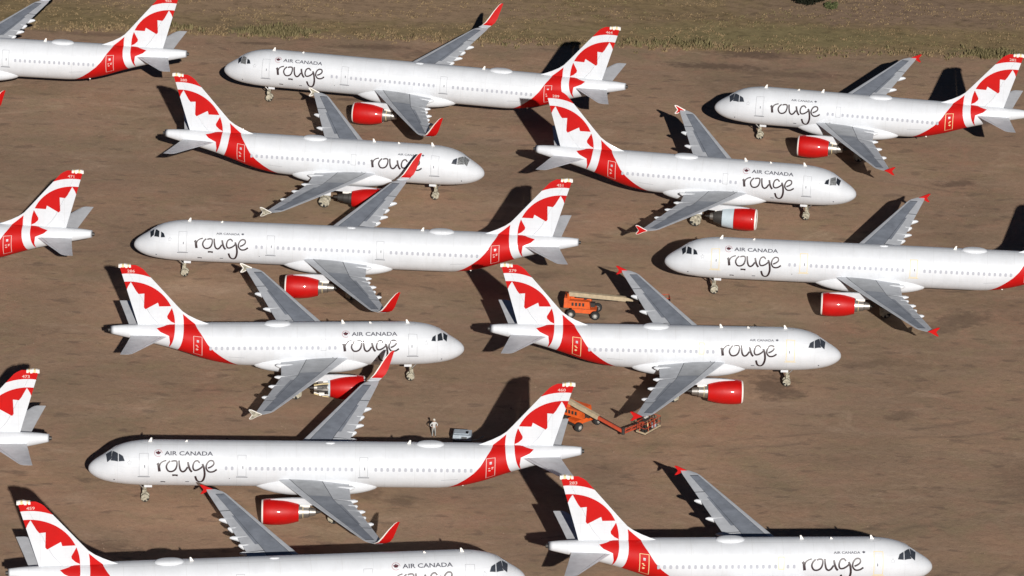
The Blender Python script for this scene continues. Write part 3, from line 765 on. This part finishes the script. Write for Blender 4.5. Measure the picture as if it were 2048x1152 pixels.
# ------------------------------------------------------------------ ground
def ground_material():
    m = bpy.data.materials.new('dirt_ground'); m.use_nodes = True; n = m.node_tree; N = n.nodes; Lk = n.links
    b = N['Principled BSDF']; b.inputs['Roughness'].default_value = 0.95; b.inputs['Specular IOR Level'].default_value = 0.15
    tc = N.new('ShaderNodeTexCoord'); pos = tc.outputs['Object']
    def math_(op, a, b_=None, c_=None):
        x = N.new('ShaderNodeMath'); x.operation = op
        for i, v in enumerate((a, b_, c_)):
            if v is None: continue
            if isinstance(v, (int, float)): x.inputs[i].default_value = v
            else: Lk.new(v, x.inputs[i])
        return x.outputs[0]
    def noise_(scale, det=5, rough=.6, vec=None, stretch=None, rot=0, off=(0, 0, 0), dist=0):
        mp = N.new('ShaderNodeMapping'); Lk.new(vec or pos, mp.inputs[0]); mp.inputs['Rotation'].default_value = (0, 0, rot); mp.inputs['Location'].default_value = off
        if stretch: mp.inputs['Scale'].default_value = stretch
        x = N.new('ShaderNodeTexNoise'); x.inputs['Scale'].default_value = scale; x.inputs['Detail'].default_value = det; x.inputs['Roughness'].default_value = rough; x.inputs['Distortion'].default_value = dist
        Lk.new(mp.outputs[0], x.inputs['Vector']); return x.outputs[0]
    def ramp(f, stops):
        r = N.new('ShaderNodeValToRGB'); e = r.color_ramp.elements
        while len(e) < len(stops): e.new(.5)
        for i, (p, c) in enumerate(stops): e[i].position = p; e[i].color = (*c, 1) if isinstance(c, tuple) else (c, c, c, 1)
        Lk.new(f, r.inputs[0]); return r.outputs[0]
    def mix(f, a, b_, mode='MIX'):
        x = N.new('ShaderNodeMix'); x.data_type = 'RGBA'; x.blend_type = mode
        if isinstance(f, (int, float)): x.inputs[0].default_value = f
        else: Lk.new(f, x.inputs[0])
        for i, v in ((6, a), (7, b_)):
            if isinstance(v, tuple): x.inputs[i].default_value = (*v, 1)
            else: Lk.new(v, x.inputs[i])
        return x.outputs[2]
    big = noise_(.035, 6, .6, dist=.6)
    dirt = ramp(big, [(.36, (.295, .20, .13)), (.5, (.365, .24, .158)), (.62, (.43, .268, .172))])
    # weedy olive bloom
    ol = ramp(noise_(.06, 5, .6, off=(40, 12, 0), dist=1), [(.5, 0.0), (.72, 1.0)])
    dirt = mix(math_('MULTIPLY', ol, .6), dirt, (.25, .205, .12))
    # reddish and khaki mottling of the soil
    hm = ramp(noise_(.28, 5, .65, off=(61, 7, 0), dist=.8), [(.50, 0.0), (.66, 1.0)]); dirt = mix(math_('MULTIPLY', hm, .55), dirt, (.40, .232, .155))
    hk = ramp(noise_(.33, 5, .65, off=(-21, 47, 0), dist=.8), [(.52, 0.0), (.68, 1.0)]); dirt = mix(math_('MULTIPLY', hk, .5), dirt, (.335, .25, .145))
    hp = ramp(noise_(.19, 6, .7, off=(17, -33, 0), stretch=(.6, 1, 1), dist=1), [(.56, 0.0), (.74, 1.0)]); dirt = mix(math_('MULTIPLY', hp, .55), dirt, (.56, .40, .28))
    # streaks left by traffic
    st = ramp(noise_(.13, 5, .65, stretch=(.2, 1.0, 1), rot=.12), [(.35, 0.0), (.75, 1.0)])
    dirt = mix(math_('MULTIPLY', st, .42), dirt, (.19, .135, .098))
    st2 = ramp(noise_(.4, 4, .7, stretch=(.16, 1.0, 1), rot=-.35, off=(9, 3, 0)), [(.48, 0.0), (.75, 1.0)])
    dirt = mix(math_('MULTIPLY', st2, .4), dirt, (.40, .285, .205))
    fine = noise_(1.6, 8, .72)
    dirt = mix(1.0, dirt, ramp(fine, [(.25, .84), (.5, 1.0), (.8, 1.12)]), 'MULTIPLY')
    grit = noise_(7.0, 4, .8)
    dirt = mix(1.0, dirt, ramp(grit, [(.3, .92), (.6, 1.02), (.75, 1.06)]), 'MULTIPLY')
    pb = ramp(noise_(.8, 3, .5, stretch=(.45, 1, 1), off=(3, 8, 0)), [(.60, 0.0), (.68, 1.0)])
    dirt = mix(math_('MULTIPLY', pb, .5), dirt, (.16, .112, .082))
    # curved wheel tracks
    sp = N.new('ShaderNodeSeparateXYZ'); Lk.new(pos, sp.inputs[0]); X, Y = sp.outputs[0], sp.outputs[1]
    wob = math_('MULTIPLY', math_('SUBTRACT', noise_(.08, 2, .5), .5), 5.0)
    for cx, cy, R, amp in ((70, 330, 62, .35), (70, 330, 64.2, .35), (76, 350, 38, .3), (76, 350, 40, .3), (-20, 600, 205, .3), (-20, 600, 207.2, .3), (20, 540, 112, .25), (60, 520, 60, .25)):
        d = math_('SQRT', math_('ADD', math_('POWER', math_('SUBTRACT', X, cx), 2), math_('POWER', math_('SUBTRACT', Y, cy), 2)))
        d = math_('ABSOLUTE', math_('SUBTRACT', math_('ADD', d, wob), R))
        k = math_('MULTIPLY', math_('SUBTRACT', 1.0, math_('SMOOTH_MIN', math_('DIVIDE', d, .45), 1.0, .2)), amp * 1.5)
        k = math_('MULTIPLY', k, ramp(noise_(.12, 3, .6, off=(cx, 0, 0)), [(.42, 0.0), (.58, 1.0)]))
        k = math_('MAXIMUM', k, 0.0)
        dirt = mix(k, dirt, (.15, .108, .08))
    # stains: (x, y, rx, ry, angle, strength)
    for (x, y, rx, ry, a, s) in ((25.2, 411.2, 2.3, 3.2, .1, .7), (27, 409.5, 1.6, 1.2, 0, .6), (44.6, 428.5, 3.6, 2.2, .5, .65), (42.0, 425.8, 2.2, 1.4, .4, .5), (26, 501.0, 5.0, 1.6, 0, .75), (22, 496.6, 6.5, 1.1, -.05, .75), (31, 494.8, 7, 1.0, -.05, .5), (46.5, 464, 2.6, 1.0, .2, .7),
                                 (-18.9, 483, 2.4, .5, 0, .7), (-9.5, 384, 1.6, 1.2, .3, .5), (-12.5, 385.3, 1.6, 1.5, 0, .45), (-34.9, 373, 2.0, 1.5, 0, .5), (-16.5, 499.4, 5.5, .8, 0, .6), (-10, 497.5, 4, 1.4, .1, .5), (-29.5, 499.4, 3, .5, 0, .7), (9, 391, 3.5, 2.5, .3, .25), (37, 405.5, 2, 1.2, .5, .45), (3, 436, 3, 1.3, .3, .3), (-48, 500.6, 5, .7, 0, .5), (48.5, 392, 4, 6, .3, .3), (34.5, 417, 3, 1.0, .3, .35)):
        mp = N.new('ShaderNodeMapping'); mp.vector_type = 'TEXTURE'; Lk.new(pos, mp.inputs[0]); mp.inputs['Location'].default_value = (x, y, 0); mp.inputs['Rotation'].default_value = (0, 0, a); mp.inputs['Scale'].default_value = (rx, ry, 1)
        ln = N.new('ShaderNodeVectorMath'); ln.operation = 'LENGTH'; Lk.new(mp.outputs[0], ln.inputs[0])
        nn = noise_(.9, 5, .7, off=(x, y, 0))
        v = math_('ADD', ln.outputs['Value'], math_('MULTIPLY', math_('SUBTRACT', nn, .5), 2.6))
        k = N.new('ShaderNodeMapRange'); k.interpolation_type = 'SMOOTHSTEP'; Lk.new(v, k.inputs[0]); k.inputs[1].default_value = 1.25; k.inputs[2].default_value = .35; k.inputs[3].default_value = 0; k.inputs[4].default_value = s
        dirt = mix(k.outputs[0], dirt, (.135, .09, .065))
    # dry grass field beyond y = 502
    edge = math_('ADD', Y, math_('MULTIPLY', math_('SUBTRACT', noise_(.2, 7, .8), .5), 9.0))
    mr = N.new('ShaderNodeMapRange'); mr.interpolation_type = 'SMOOTHSTEP'; Lk.new(edge, mr.inputs[0]); mr.inputs[1].default_value = 500.6; mr.inputs[2].default_value = 504.2
    gr = ramp(noise_(.2, 8, .75, stretch=(.35, 1, 1)), [(.3, (.20, .145, .08)), (.48, (.26, .188, .098)), (.62, (.305, .218, .12)), (.8, (.36, .245, .165))])
    red_ = ramp(noise_(.045, 4, .6, off=(5, 70, 0)), [(.5, 0.0), (.68, 1.0)])
    gr = mix(math_('MULTIPLY', red_, .6), gr, (.25, .17, .115))
    gn = ramp(noise_(.07, 4, .6, stretch=(.5, 1, 1), off=(-14, 31, 0)), [(.52, 0.0), (.68, 1.0)])
    gr = mix(math_('MULTIPLY', gn, .55), gr, (.235, .185, .09))
    for (x, y, rx, ry, c, s) in ((30, 507, 17, 3.5, (.235, .20, .095), .6), (-20, 512, 30, 5, (.36, .24, .16), .6), (45, 516, 22, 5, (.28, .185, .135), .6), (-28, 503.5, 4.5, 1.3, (.13, .15, .06), .7), (54, 503.5, 5, 1.2, (.13, .14, .06), .6)):
        mp = N.new('ShaderNodeMapping'); mp.vector_type = 'TEXTURE'; Lk.new(pos, mp.inputs[0]); mp.inputs['Location'].default_value = (x, y, 0); mp.inputs['Scale'].default_value = (rx, ry, 1)
        ln = N.new('ShaderNodeVectorMath'); ln.operation = 'LENGTH'; Lk.new(mp.outputs[0], ln.inputs[0])
        v = math_('ADD', ln.outputs['Value'], math_('MULTIPLY', math_('SUBTRACT', noise_(.3, 5, .7, off=(x, y, 0)), .5), 2.2))
        k = N.new('ShaderNodeMapRange'); k.interpolation_type = 'SMOOTHSTEP'; Lk.new(v, k.inputs[0]); k.inputs[1].default_value = 1.4; k.inputs[2].default_value = .5; k.inputs[3].default_value = 0; k.inputs[4].default_value = s
        gr = mix(k.outputs[0], gr, c)
    gr = mix(1.0, gr, ramp(noise_(1.1, 7, .8, stretch=(.6, 1, 1)), [(.32, .55), (.5, .98), (.75, 1.2)]), 'MULTIPLY')
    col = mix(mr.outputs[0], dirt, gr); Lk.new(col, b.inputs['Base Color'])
    bp = N.new('ShaderNodeBump'); bp.inputs['Distance'].default_value = .25; bp.inputs['Strength'].default_value = .38
    hh = math_('ADD', math_('MULTIPLY', noise_(.7, 7, .7), .9), math_('MULTIPLY', noise_(4, 4, .8), .3))
    Lk.new(hh, bp.inputs['Height']); Lk.new(bp.outputs[0], b.inputs['Normal'])
    return m
M['ground'] = ground_material()
def gh(x, y):
    v = Vector((x * .05, y * .05, 0)); return .10 * noise.noise(v) + .05 * noise.noise(v * 5)
vs = []; fs = []
gx = [-6000, -1500, -400, -140] + [-100 + 2.5 * i for i in range(81)] + [140, 400, 1500, 6000]
gy = [-2000, 0, 200, 320] + [340 + 2.5 * i for i in range(89)] + [620, 900, 3000, 12000]
for y in gy:
    for x in gx: vs.append((x, y, gh(x, y) - .12 if -101 < x < 101 and 339 < y < 561 else -.12))
nx = len(gx)
for j in range(len(gy) - 1):
    for i in range(nx - 1): a = j * nx + i; fs.append((a, a + 1, a + nx + 1, a + nx))
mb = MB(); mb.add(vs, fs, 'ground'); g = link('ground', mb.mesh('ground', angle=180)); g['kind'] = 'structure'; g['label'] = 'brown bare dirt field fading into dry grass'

# dry grass tussocks (uncountable)
def grass_mat(name, a, b_):
    m = bpy.data.materials.new(name); m.use_nodes = True; n = m.node_tree; b = n.nodes['Principled BSDF']; b.inputs['Roughness'].default_value = .9; b.inputs['Specular IOR Level'].default_value = .1
    gi = n.nodes.new('ShaderNodeNewGeometry'); r = n.nodes.new('ShaderNodeValToRGB'); r.color_ramp.elements[0].color = (*a, 1); r.color_ramp.elements[1].color = (*b_, 1)
    n.links.new(gi.outputs['Random Per Island'], r.inputs[0]); n.links.new(r.outputs[0], b.inputs['Base Color']); return m
M['tuft'] = grass_mat('dry_grass', (.20, .145, .08), (.25, .18, .10)); M['tuftg'] = grass_mat('green_weeds', (.135, .115, .055), (.19, .155, .08))
rg = random.Random(11)
def tuft(mb, x, y, h, r, nb, m):
    z = gh(x, y) - .13
    for k in range(nb):
        a = rg.uniform(0, 2 * PI); q = r * math.sqrt(rg.random()); bx, by = x + q * math.cos(a), y + q * math.sin(a); t = rg.uniform(0, 2 * PI); wd = rg.uniform(.04, .11) * (1 + h)
        hh = h * rg.uniform(.5, 1.1); lx, ly = rg.uniform(-.3, .3) * h, rg.uniform(-.3, .3) * h
        mb.add([(bx - wd * math.cos(t), by - wd * math.sin(t), z), (bx + wd * math.cos(t), by + wd * math.sin(t), z), (bx + lx, by + ly, z + hh)], [(0, 1, 2)], m)
mb = MB()
for i in range(6500):
    x = rg.uniform(-66, 66); y = 501.6 + rg.random() ** 1.25 * 26
    d = noise.noise(Vector((x * .09, y * .3, 3)))
    if d < -.15 and y > 504: continue
    green = noise.noise(Vector((x * .05, y * .12, 9))) > .12
    tuft(mb, x, y, rg.uniform(.1, .3) * (1.1 if y < 504 else .7), .35, 5, 'tuftg' if green and rg.random() < .45 else 'tuft')
for i in range(420):
    x = rg.uniform(-66, 66); y = 502.3 + rg.gauss(0, .8)
    if noise.noise(Vector((x * .12, 1, 5))) < -.1: continue
    tuft(mb, x, y, rg.uniform(.2, .5), .3, 6, 'tuftg' if rg.random() < .3 else 'tuft')
for cx, w_, n_ in ((-27.5, 3.6, 170), (53, 3, 110), (18, 5, 70), (-40, 4, 30)):
    for i in range(n_): tuft(mb, rg.gauss(cx, w_ * .5), rg.gauss(503.2, .7), rg.uniform(.3, .75), .4, 8, 'tuftg')
o = link('dry_grass', mb.mesh('dry_grass', smooth=False)); o['kind'] = 'stuff'; o['label'] = 'dry tan and green grass along the far edge of the dirt field'; o['category'] = 'grass'
mb = MB()
for i in range(2600):
    x = rg.uniform(-62, 62); y = rg.uniform(355, 503)
    if noise.noise(Vector((x * .06, y * .06, 2))) < .05: continue
    s = rg.uniform(.05, .13); z = gh(x, y) - .12
    P = [Vector((math.cos(a) * s * rg.uniform(.7, 1.3), math.sin(a) * s * rg.uniform(.7, 1.3), 0)) + Vector((x, y, z - .02)) for a in (0, 1.26, 2.5, 3.77, 5.03)] + [Vector((x + rg.uniform(-.3, .3) * s, y, z + s * .7))]
    mb.add(P, [(i_, (i_ + 1) % 5, 5) for i_ in range(5)], 'clod')
M['clod'] = mat('dirt_clods', (.26, .18, .128), .95, dirt=.3, spec=.1)
o = link('dirt_clods', mb.mesh('dirt_clods', smooth=False)); o['kind'] = 'stuff'; o['label'] = 'small clods and stones scattered over the dirt'; o['category'] = 'stones'

# shrub at the top edge
M['leaf'] = grass_mat('shrub_leaves', (.05, .06, .025), (.13, .14, .06)); M['bark'] = mat('bark', (.12, .08, .05), .9)
M['leaf_shade_tint'] = grass_mat('shade_tinted_leaves', (.008, .01, .006), (.022, .024, .014))  # near-black leaf colour: the shadow mass is painted into the foliage
def shrub(x, y, r, h, n, label, seed, lm='leaf'):
    q = random.Random(seed); root = thing('shrub', label, 'shrub', (x, y, -.1))
    mb = MB()
    for k in range(7):
        a = q.uniform(0, 2 * PI); mb.tube([(0, 0, 0), (r * .3 * math.cos(a), r * .3 * math.sin(a), h * .35), (r * .6 * math.cos(a), r * .6 * math.sin(a), h * .7)], [.07, .05, .02], 'bark', 5)
    link('stem', mb.mesh('stem'), root); mb = MB()
    C = [(Vector((q.uniform(-.65, .65) * r, q.uniform(-.65, .65) * r, h * q.uniform(.35, .8))), q.uniform(.25, .45) * r) for _ in range(12)]
    for k in range(n):
        c, cr = q.choice(C); d = Vector((q.gauss(0, 1), q.gauss(0, 1), q.gauss(0, 1))).normalized() * cr * q.random() ** .4; p = c + d
        if p.z < .05: continue
        a = Vector((q.gauss(0, 1), q.gauss(0, 1), q.gauss(0, 1))).normalized(); b = a.orthogonal().normalized(); s = q.uniform(.06, .13)
        mb.add([p - a * s, p + b * s * .6, p + a * s, p - b * s * .6], [(0, 1, 2, 3)], lm)
    link('foliage', mb.mesh('foliage', smooth=False), root)
shrub(33.6, 518.6, 2.3, 1.5, 5200, 'dark dense bush, shadow painted into its leaves, cut by the top picture edge', 4, 'leaf_shade_tint')
shrub(35.9, 516.9, 1.0, .5, 700, 'small grey-green bush just right of the dark bush at the top edge', 9)

# ------------------------------------------------------------------ boom lifts
def lift_wheel():
    return cached('lw', lambda: wheel_mesh(.46, .34, False))
def rotz(a): return Matrix.Rotation(a, 3, 'Z')
def boom_lift(label, loc, ch, boom_from, boom_to, split, jib_to, bang, jibcol):
    """loc = ground centre of the chassis; boom points are world coordinates"""
    root = thing('boom_lift', label, 'lift', (*loc, -.1), 0, 'orange boom lifts between the jets')
    Rm = rotz(ch); L = Vector((*loc, -.1))
    mb = MB(); mb.box((0, 0, .62), (2.5, 1.15, .42), 'orange', Rm, .94); mb.box(Rm @ Vector((1.2, 0, .5)), (.25, 2.0, .2), 'dark_metal', Rm); mb.box(Rm @ Vector((-1.2, 0, .5)), (.25, 2.0, .2), 'dark_metal', Rm)
    mb.tube([(0, 0, .8), (0, 0, 1.02)], .55, 'dark_metal', 16)
    link('chassis', mb.mesh('chassis'), root)
    for sx in (-1, 1):
        for sy in (-1, 1):
            wo = link('wheel', lift_wheel(), root, Rm @ Vector((sx * 1.2, sy * 1.02, .46))); wo.rotation_euler = (0, 0, ch)
            mr = cached('lrim', lambda: rim_mesh()); ro = link('rim', mr, wo)
    A = Vector(boom_from) - L; B = Vector(boom_to) - L; J = Vector(jib_to) - L
    ba = math.atan2(B.y - A.y, B.x - A.x); Rb = rotz(ba)
    c0 = Vector((0, 0, 0))
    mb = MB()
    mb.box(Rb @ Vector((-.55, .55, 1.45)), (2.5, .62, .85), 'orange', Rb, .9); mb.box(Rb @ Vector((-.5, -.6, 1.4)), (2.3, .55, .75), 'orange', Rb, .9)
    mb.box(Rb @ Vector((-1.7, 0, 1.5)), (.55, 1.7, 1.0), 'orange', Rb, .88)
    mb.box(Rb @ Vector((.1, 0, 1.2)), (1.9, .5, .4), 'dark_metal', Rb)
    for k in range(4): mb.box(Rb @ Vector((-1.1 + k * .35, -.89, 1.45)), (.2, .02, .35), 'dark_metal', Rb)
    mb.box(Rb @ Vector((-.2, .87, 1.5)), (.7, .02, .18), 'tape_white', Rb)
    link('turntable', mb.mesh('turntable'), root)
    def beam(mb, p, q, w_, h_, m):
        d = q - p; Rr = d.to_track_quat('X', 'Z').to_matrix(); mb.box((p + q) / 2, (d.length, w_, h_), m, Rr)
    mb = MB(); S1 = A.lerp(B, split); S2 = A.lerp(B, split * .55)
    beam(mb, A, S1, .36, .42, 'cream'); dn = Vector((0, 0, -.23))
    beam(mb, A.lerp(B, .1) + dn + Vector((0, 0, -.1)), S1 + dn, .1, .1, 'dark_metal')
    mb.tube([Vector((0, 0, 1.6)) + (A - Vector((0, 0, 0))) * 0, A.lerp(B, .3)], .09, 'metal', 8)
    mb.tube([A + Vector((0, 0, -.6)), A], .2, 'orange', 8)
    bo = link('boom', mb.mesh('boom'), root)
    mb = MB(); beam(mb, S1.lerp(A, .05), B, .27, .3, jibcol); beam(mb, S1.lerp(B, .05) + Vector((0, 0, .2)), B + Vector((0, 0, .2)), .05, .05, 'dark_metal'); link('telescopic_section', mb.mesh('telescopic_section'), root)
    mb = MB(); up = Vector((0, 0, .24)); beam(mb, B + up * .4, J + up * .4, .14, .12, 'boomred'); beam(mb, B - up * .9, J - up * .9, .14, .12, 'boomred')
    for k in range(4): t = k / 3; mb.tube([(B - up * .9).lerp(J - up * .9, t), (B + up * .4).lerp(J + up * .4, min(1, t + .2))], .04, 'boomred', 5)
    mb.tube([B - up * 1.3, B + up * 1.3], .17, 'dark_metal', 10); mb.tube([J - up * 1.4, J + up * 1.6], .14, 'boomred', 10); link('jib', mb.mesh('jib'), root)
    # basket
    Rk = rotz(bang); fz = J.z - .45; ctr = Vector((J.x, J.y, fz)) + Rk @ Vector((0, -.62, 0))
    bk = MB(); bk.box(ctr, (2.4, .95, .1), 'dark_metal', Rk); [bk.tube([ctr + Rk @ Vector((x_, -.1 * k_, .1)), ctr + Rk @ Vector((x_ + .25, .3 - .1 * k_, .75))], .05, ['boomred', 'dark_metal', 'tape', 'orange'][k_ % 4], 5) for k_, x_ in enumerate((-.9, -.6, -.3, 0, .35, .7))]
    for a, b in (((-1.2, -.48), (1.2, -.48)), ((1.2, -.48), (1.2, .48)), ((1.2, .48), (-1.2, .48)), ((-1.2, .48), (-1.2, -.48))):
        a3, b3 = Vector((*a, 0)), Vector((*b, 0))
        d = b3 - a3
        for zz in (.1, .6, 1.1):
            bk.tube([ctr + Rk @ (a3 + Vector((0, 0, zz))), ctr + Rk @ (b3 + Vector((0, 0, zz)))], .05 if zz == .1 else .03, 'cream' if zz == .1 else 'boomred', 6)
        bk.box(ctr + Rk @ ((a3 + b3) / 2 + Vector((0, 0, .12))), (d.length + .1, .07, .16), 'cream', Rk @ rotz(math.atan2(d.y, d.x)))
        nn = 5 if d.length > 2 else 3
        for k in range(nn): p = a3.lerp(b3, k / nn); bk.tube([ctr + Rk @ p, ctr + Rk @ (p + Vector((0, 0, 1.1)))], .03, 'boomred' if k % 2 else 'dark_metal', 6)
    bko = link('basket', bk.mesh('basket'), root)
    cb = MB(); cb.box(ctr + Rk @ Vector((0, .3, 1.0)), (.8, .28, .3), 'dark_metal', Rk); cb.box(ctr + Rk @ Vector((0, .3, 1.17)), (.5, .2, .04), 'tape_white', Rk); link('control_box', cb.mesh('control_box'), bko)
    tb = MB(); tb.box(ctr + Rk @ Vector((-.7, -.05, .3)), (.6, .4, .45), 'dark_metal', Rk, .9); tb.box(ctr + Rk @ Vector((.65, -.1, .26)), (.5, .5, .36), 'cart', Rk, .9); link('tool_box', tb.mesh('tool_box'), bko)
def rim_mesh():
    mb = MB()
    for s in (-1, 1):
        n = 14; vs = [(.24 * math.sin(2 * PI * k / n), s * .18, .24 * math.cos(2 * PI * k / n)) for k in range(n)] + [(.1 * math.sin(2 * PI * k / n), s * .12, .1 * math.cos(2 * PI * k / n)) for k in range(n)]
        mb.add(vs, [(k, (k + 1) % n, n + (k + 1) % n, n + k) for k in range(n)] + [tuple(range(n, 2 * n))], 'rim')
    return mb.mesh('rim')
boom_lift('orange boom lift beside a front jet tail, basket lowered near the dirt', (6.8, 401.4), .75, (5.6, 400.9, 2.55), (10.7, 397.8, 1.05), .55, (12.6, 400.3, .75), .94, 'boomred')
boom_lift('orange boom lift with level cream boom behind the centre right jet', (7.17, 426.75), -.12, (5.6, 426.3, 2.35), (12.6, 425.6, 2.15), .8, (14.2, 426.4, 1.9), .1, 'cream')

# ------------------------------------------------------------------ service cart
cart = thing('service_cart', 'small white towable cart standing behind the long front jet', 'cart', (-4.15, 396.0, -.1), -.06)
mb = MB(); mb.box((0, 0, 1.1), (1.7, 1.3, .5), 'cart', None, .97); mb.box((-.1, .1, 1.37), (1.3, .9, .06), 'cart'); mb.box((.45, 0, 1.36), (.3, .5, .08), 'wing_light'); mb.box((.2, -.665, 1.1), (.5, .02, .25), 'dark_cowl')
link('body', mb.mesh('body'), cart)
mb = MB(); mb.box((0, 0, .62), (1.6, 1.1, .42), 'dark_metal'); mb.tube([(.8, 0, .6), (1.5, -.1, .8), (2.0, -.2, 1.2)], .05, 'metal', 6); link('tow_frame', mb.mesh('tow_frame'), cart)
for sx in (-.6, .6):
    for sy in (-.5, .5): link('wheel', cached('cw', lambda: wheel_mesh(.24, .14, False)), cart, (sx, sy, .24))

# ------------------------------------------------------------------ person
def person(label, loc, rz):
    root = thing('person', label, 'person', (*loc, gh(*loc) - .12), rz)
    V = []; E_ = []; R = []
    def add(p, r, par=None):
        V.append(p); R.append(r)
        if par is not None: E_.append((par, len(V) - 1))
        return len(V) - 1
    pel = add((0, 0, .98), .15); sp = add((0, .0, 1.15), .135, pel); ch = add((0, .0, 1.34), .16, sp); nk = add((0, .0, 1.5), .062, ch); nk2 = add((0, -.01, 1.57), .058, nk)
    hd = add((0, -.02, 1.66), .098, nk2); hd2 = add((0, -.01, 1.75), .085, hd); nose_ = add((0, -.12, 1.655), .016, hd)
    for s in (-1, 1):
        sh = add((s * .17, 0, 1.42), .075, ch); el = add((s * .36, .05, 1.19), .05, sh); wr = add((s * .24, -.12, 1.05), .034, el); pm = add((s * .19, -.14, 1.03), .034, wr)
        for k in range(4):
            f1 = add((s * (.155 - .004 * k), -.145 - .004 * k, 1.055 - .022 * k), .011, pm); f2 = add((s * (.12 - .004 * k), -.13, 1.05 - .022 * k), .0095, f1); add((s * (.10 - (.006 if k in (0, 3) else 0)), -.12, 1.04 - .022 * k), .008, f2)
        t1 = add((s * .2, -.16, 1.075), .013, pm); add((s * .175, -.165, 1.1), .01, t1)
        hp = add((s * .1, 0, .9), .1, pel); kn = add((s * .13, -.02, .52), .068, hp); an = add((s * .15, .02, .1), .048, kn); he = add((s * .155, -.03, .05), .045, an); add((s * .17, -.17, .035), .035, he)
    me = bpy.data.meshes.new('body'); me.from_pydata(V, E_, []); o = bpy.data.objects.new('tmp', me); COL.objects.link(o)
    md = o.modifiers.new('s', 'SKIN'); md.use_smooth_shade = True; sd_ = me.skin_vertices[0].data
    for i, r in enumerate(R): sd_[i].radius = (r, r * (.72 if i in (pel, sp, ch) else 1)); sd_[i].use_root = (i == 0)
    sb = o.modifiers.new('u', 'SUBSURF'); sb.levels = 1; sb.render_levels = 1
    bpy.context.view_layer.update(); ev = o.evaluated_get(bpy.context.evaluated_depsgraph_get()); m2 = bpy.data.meshes.new_from_object(ev)
    bpy.data.objects.remove(o)
    m2.materials.clear()
    for k in ('skin', 'shirt', 'trousers', 'shoe'): m2.materials.append(M[k])
    for p in m2.polygons:
        c = p.center; p.use_smooth = True
        if c.z > 1.5: k = 0
        elif c.z > .99: k = 1 if not (abs(c.x) < .27 and c.y < -.09 and c.z < 1.12) else 0
        elif c.z > .09: k = 2
        else: k = 3
        p.material_index = k
    link('body', m2, root)
    mb = MB(); n = 14; vs = []; fs = []
    for j, (q, z) in enumerate(((.112, 1.70), (.115, 1.75), (.098, 1.80), (.05, 1.83), (.005, 1.835))):
        for k in range(n): a = 2 * PI * k / n; vs.append((q * math.cos(a), -.015 + q * 1.1 * math.sin(a), z))
    for j in range(4):
        for k in range(n): fs.append((j * n + k, j * n + (k + 1) % n, j * n + n + (k + 1) % n, j * n + n + k))
    mb.add(vs, fs, 'cap'); mb.box((0, -.17, 1.715), (.16, .12, .015), 'cap'); link('cap', mb.mesh('cap'), root)
person('person in a white shirt and pale trousers standing behind the long front jet', (-6.83, 397.9), .3)
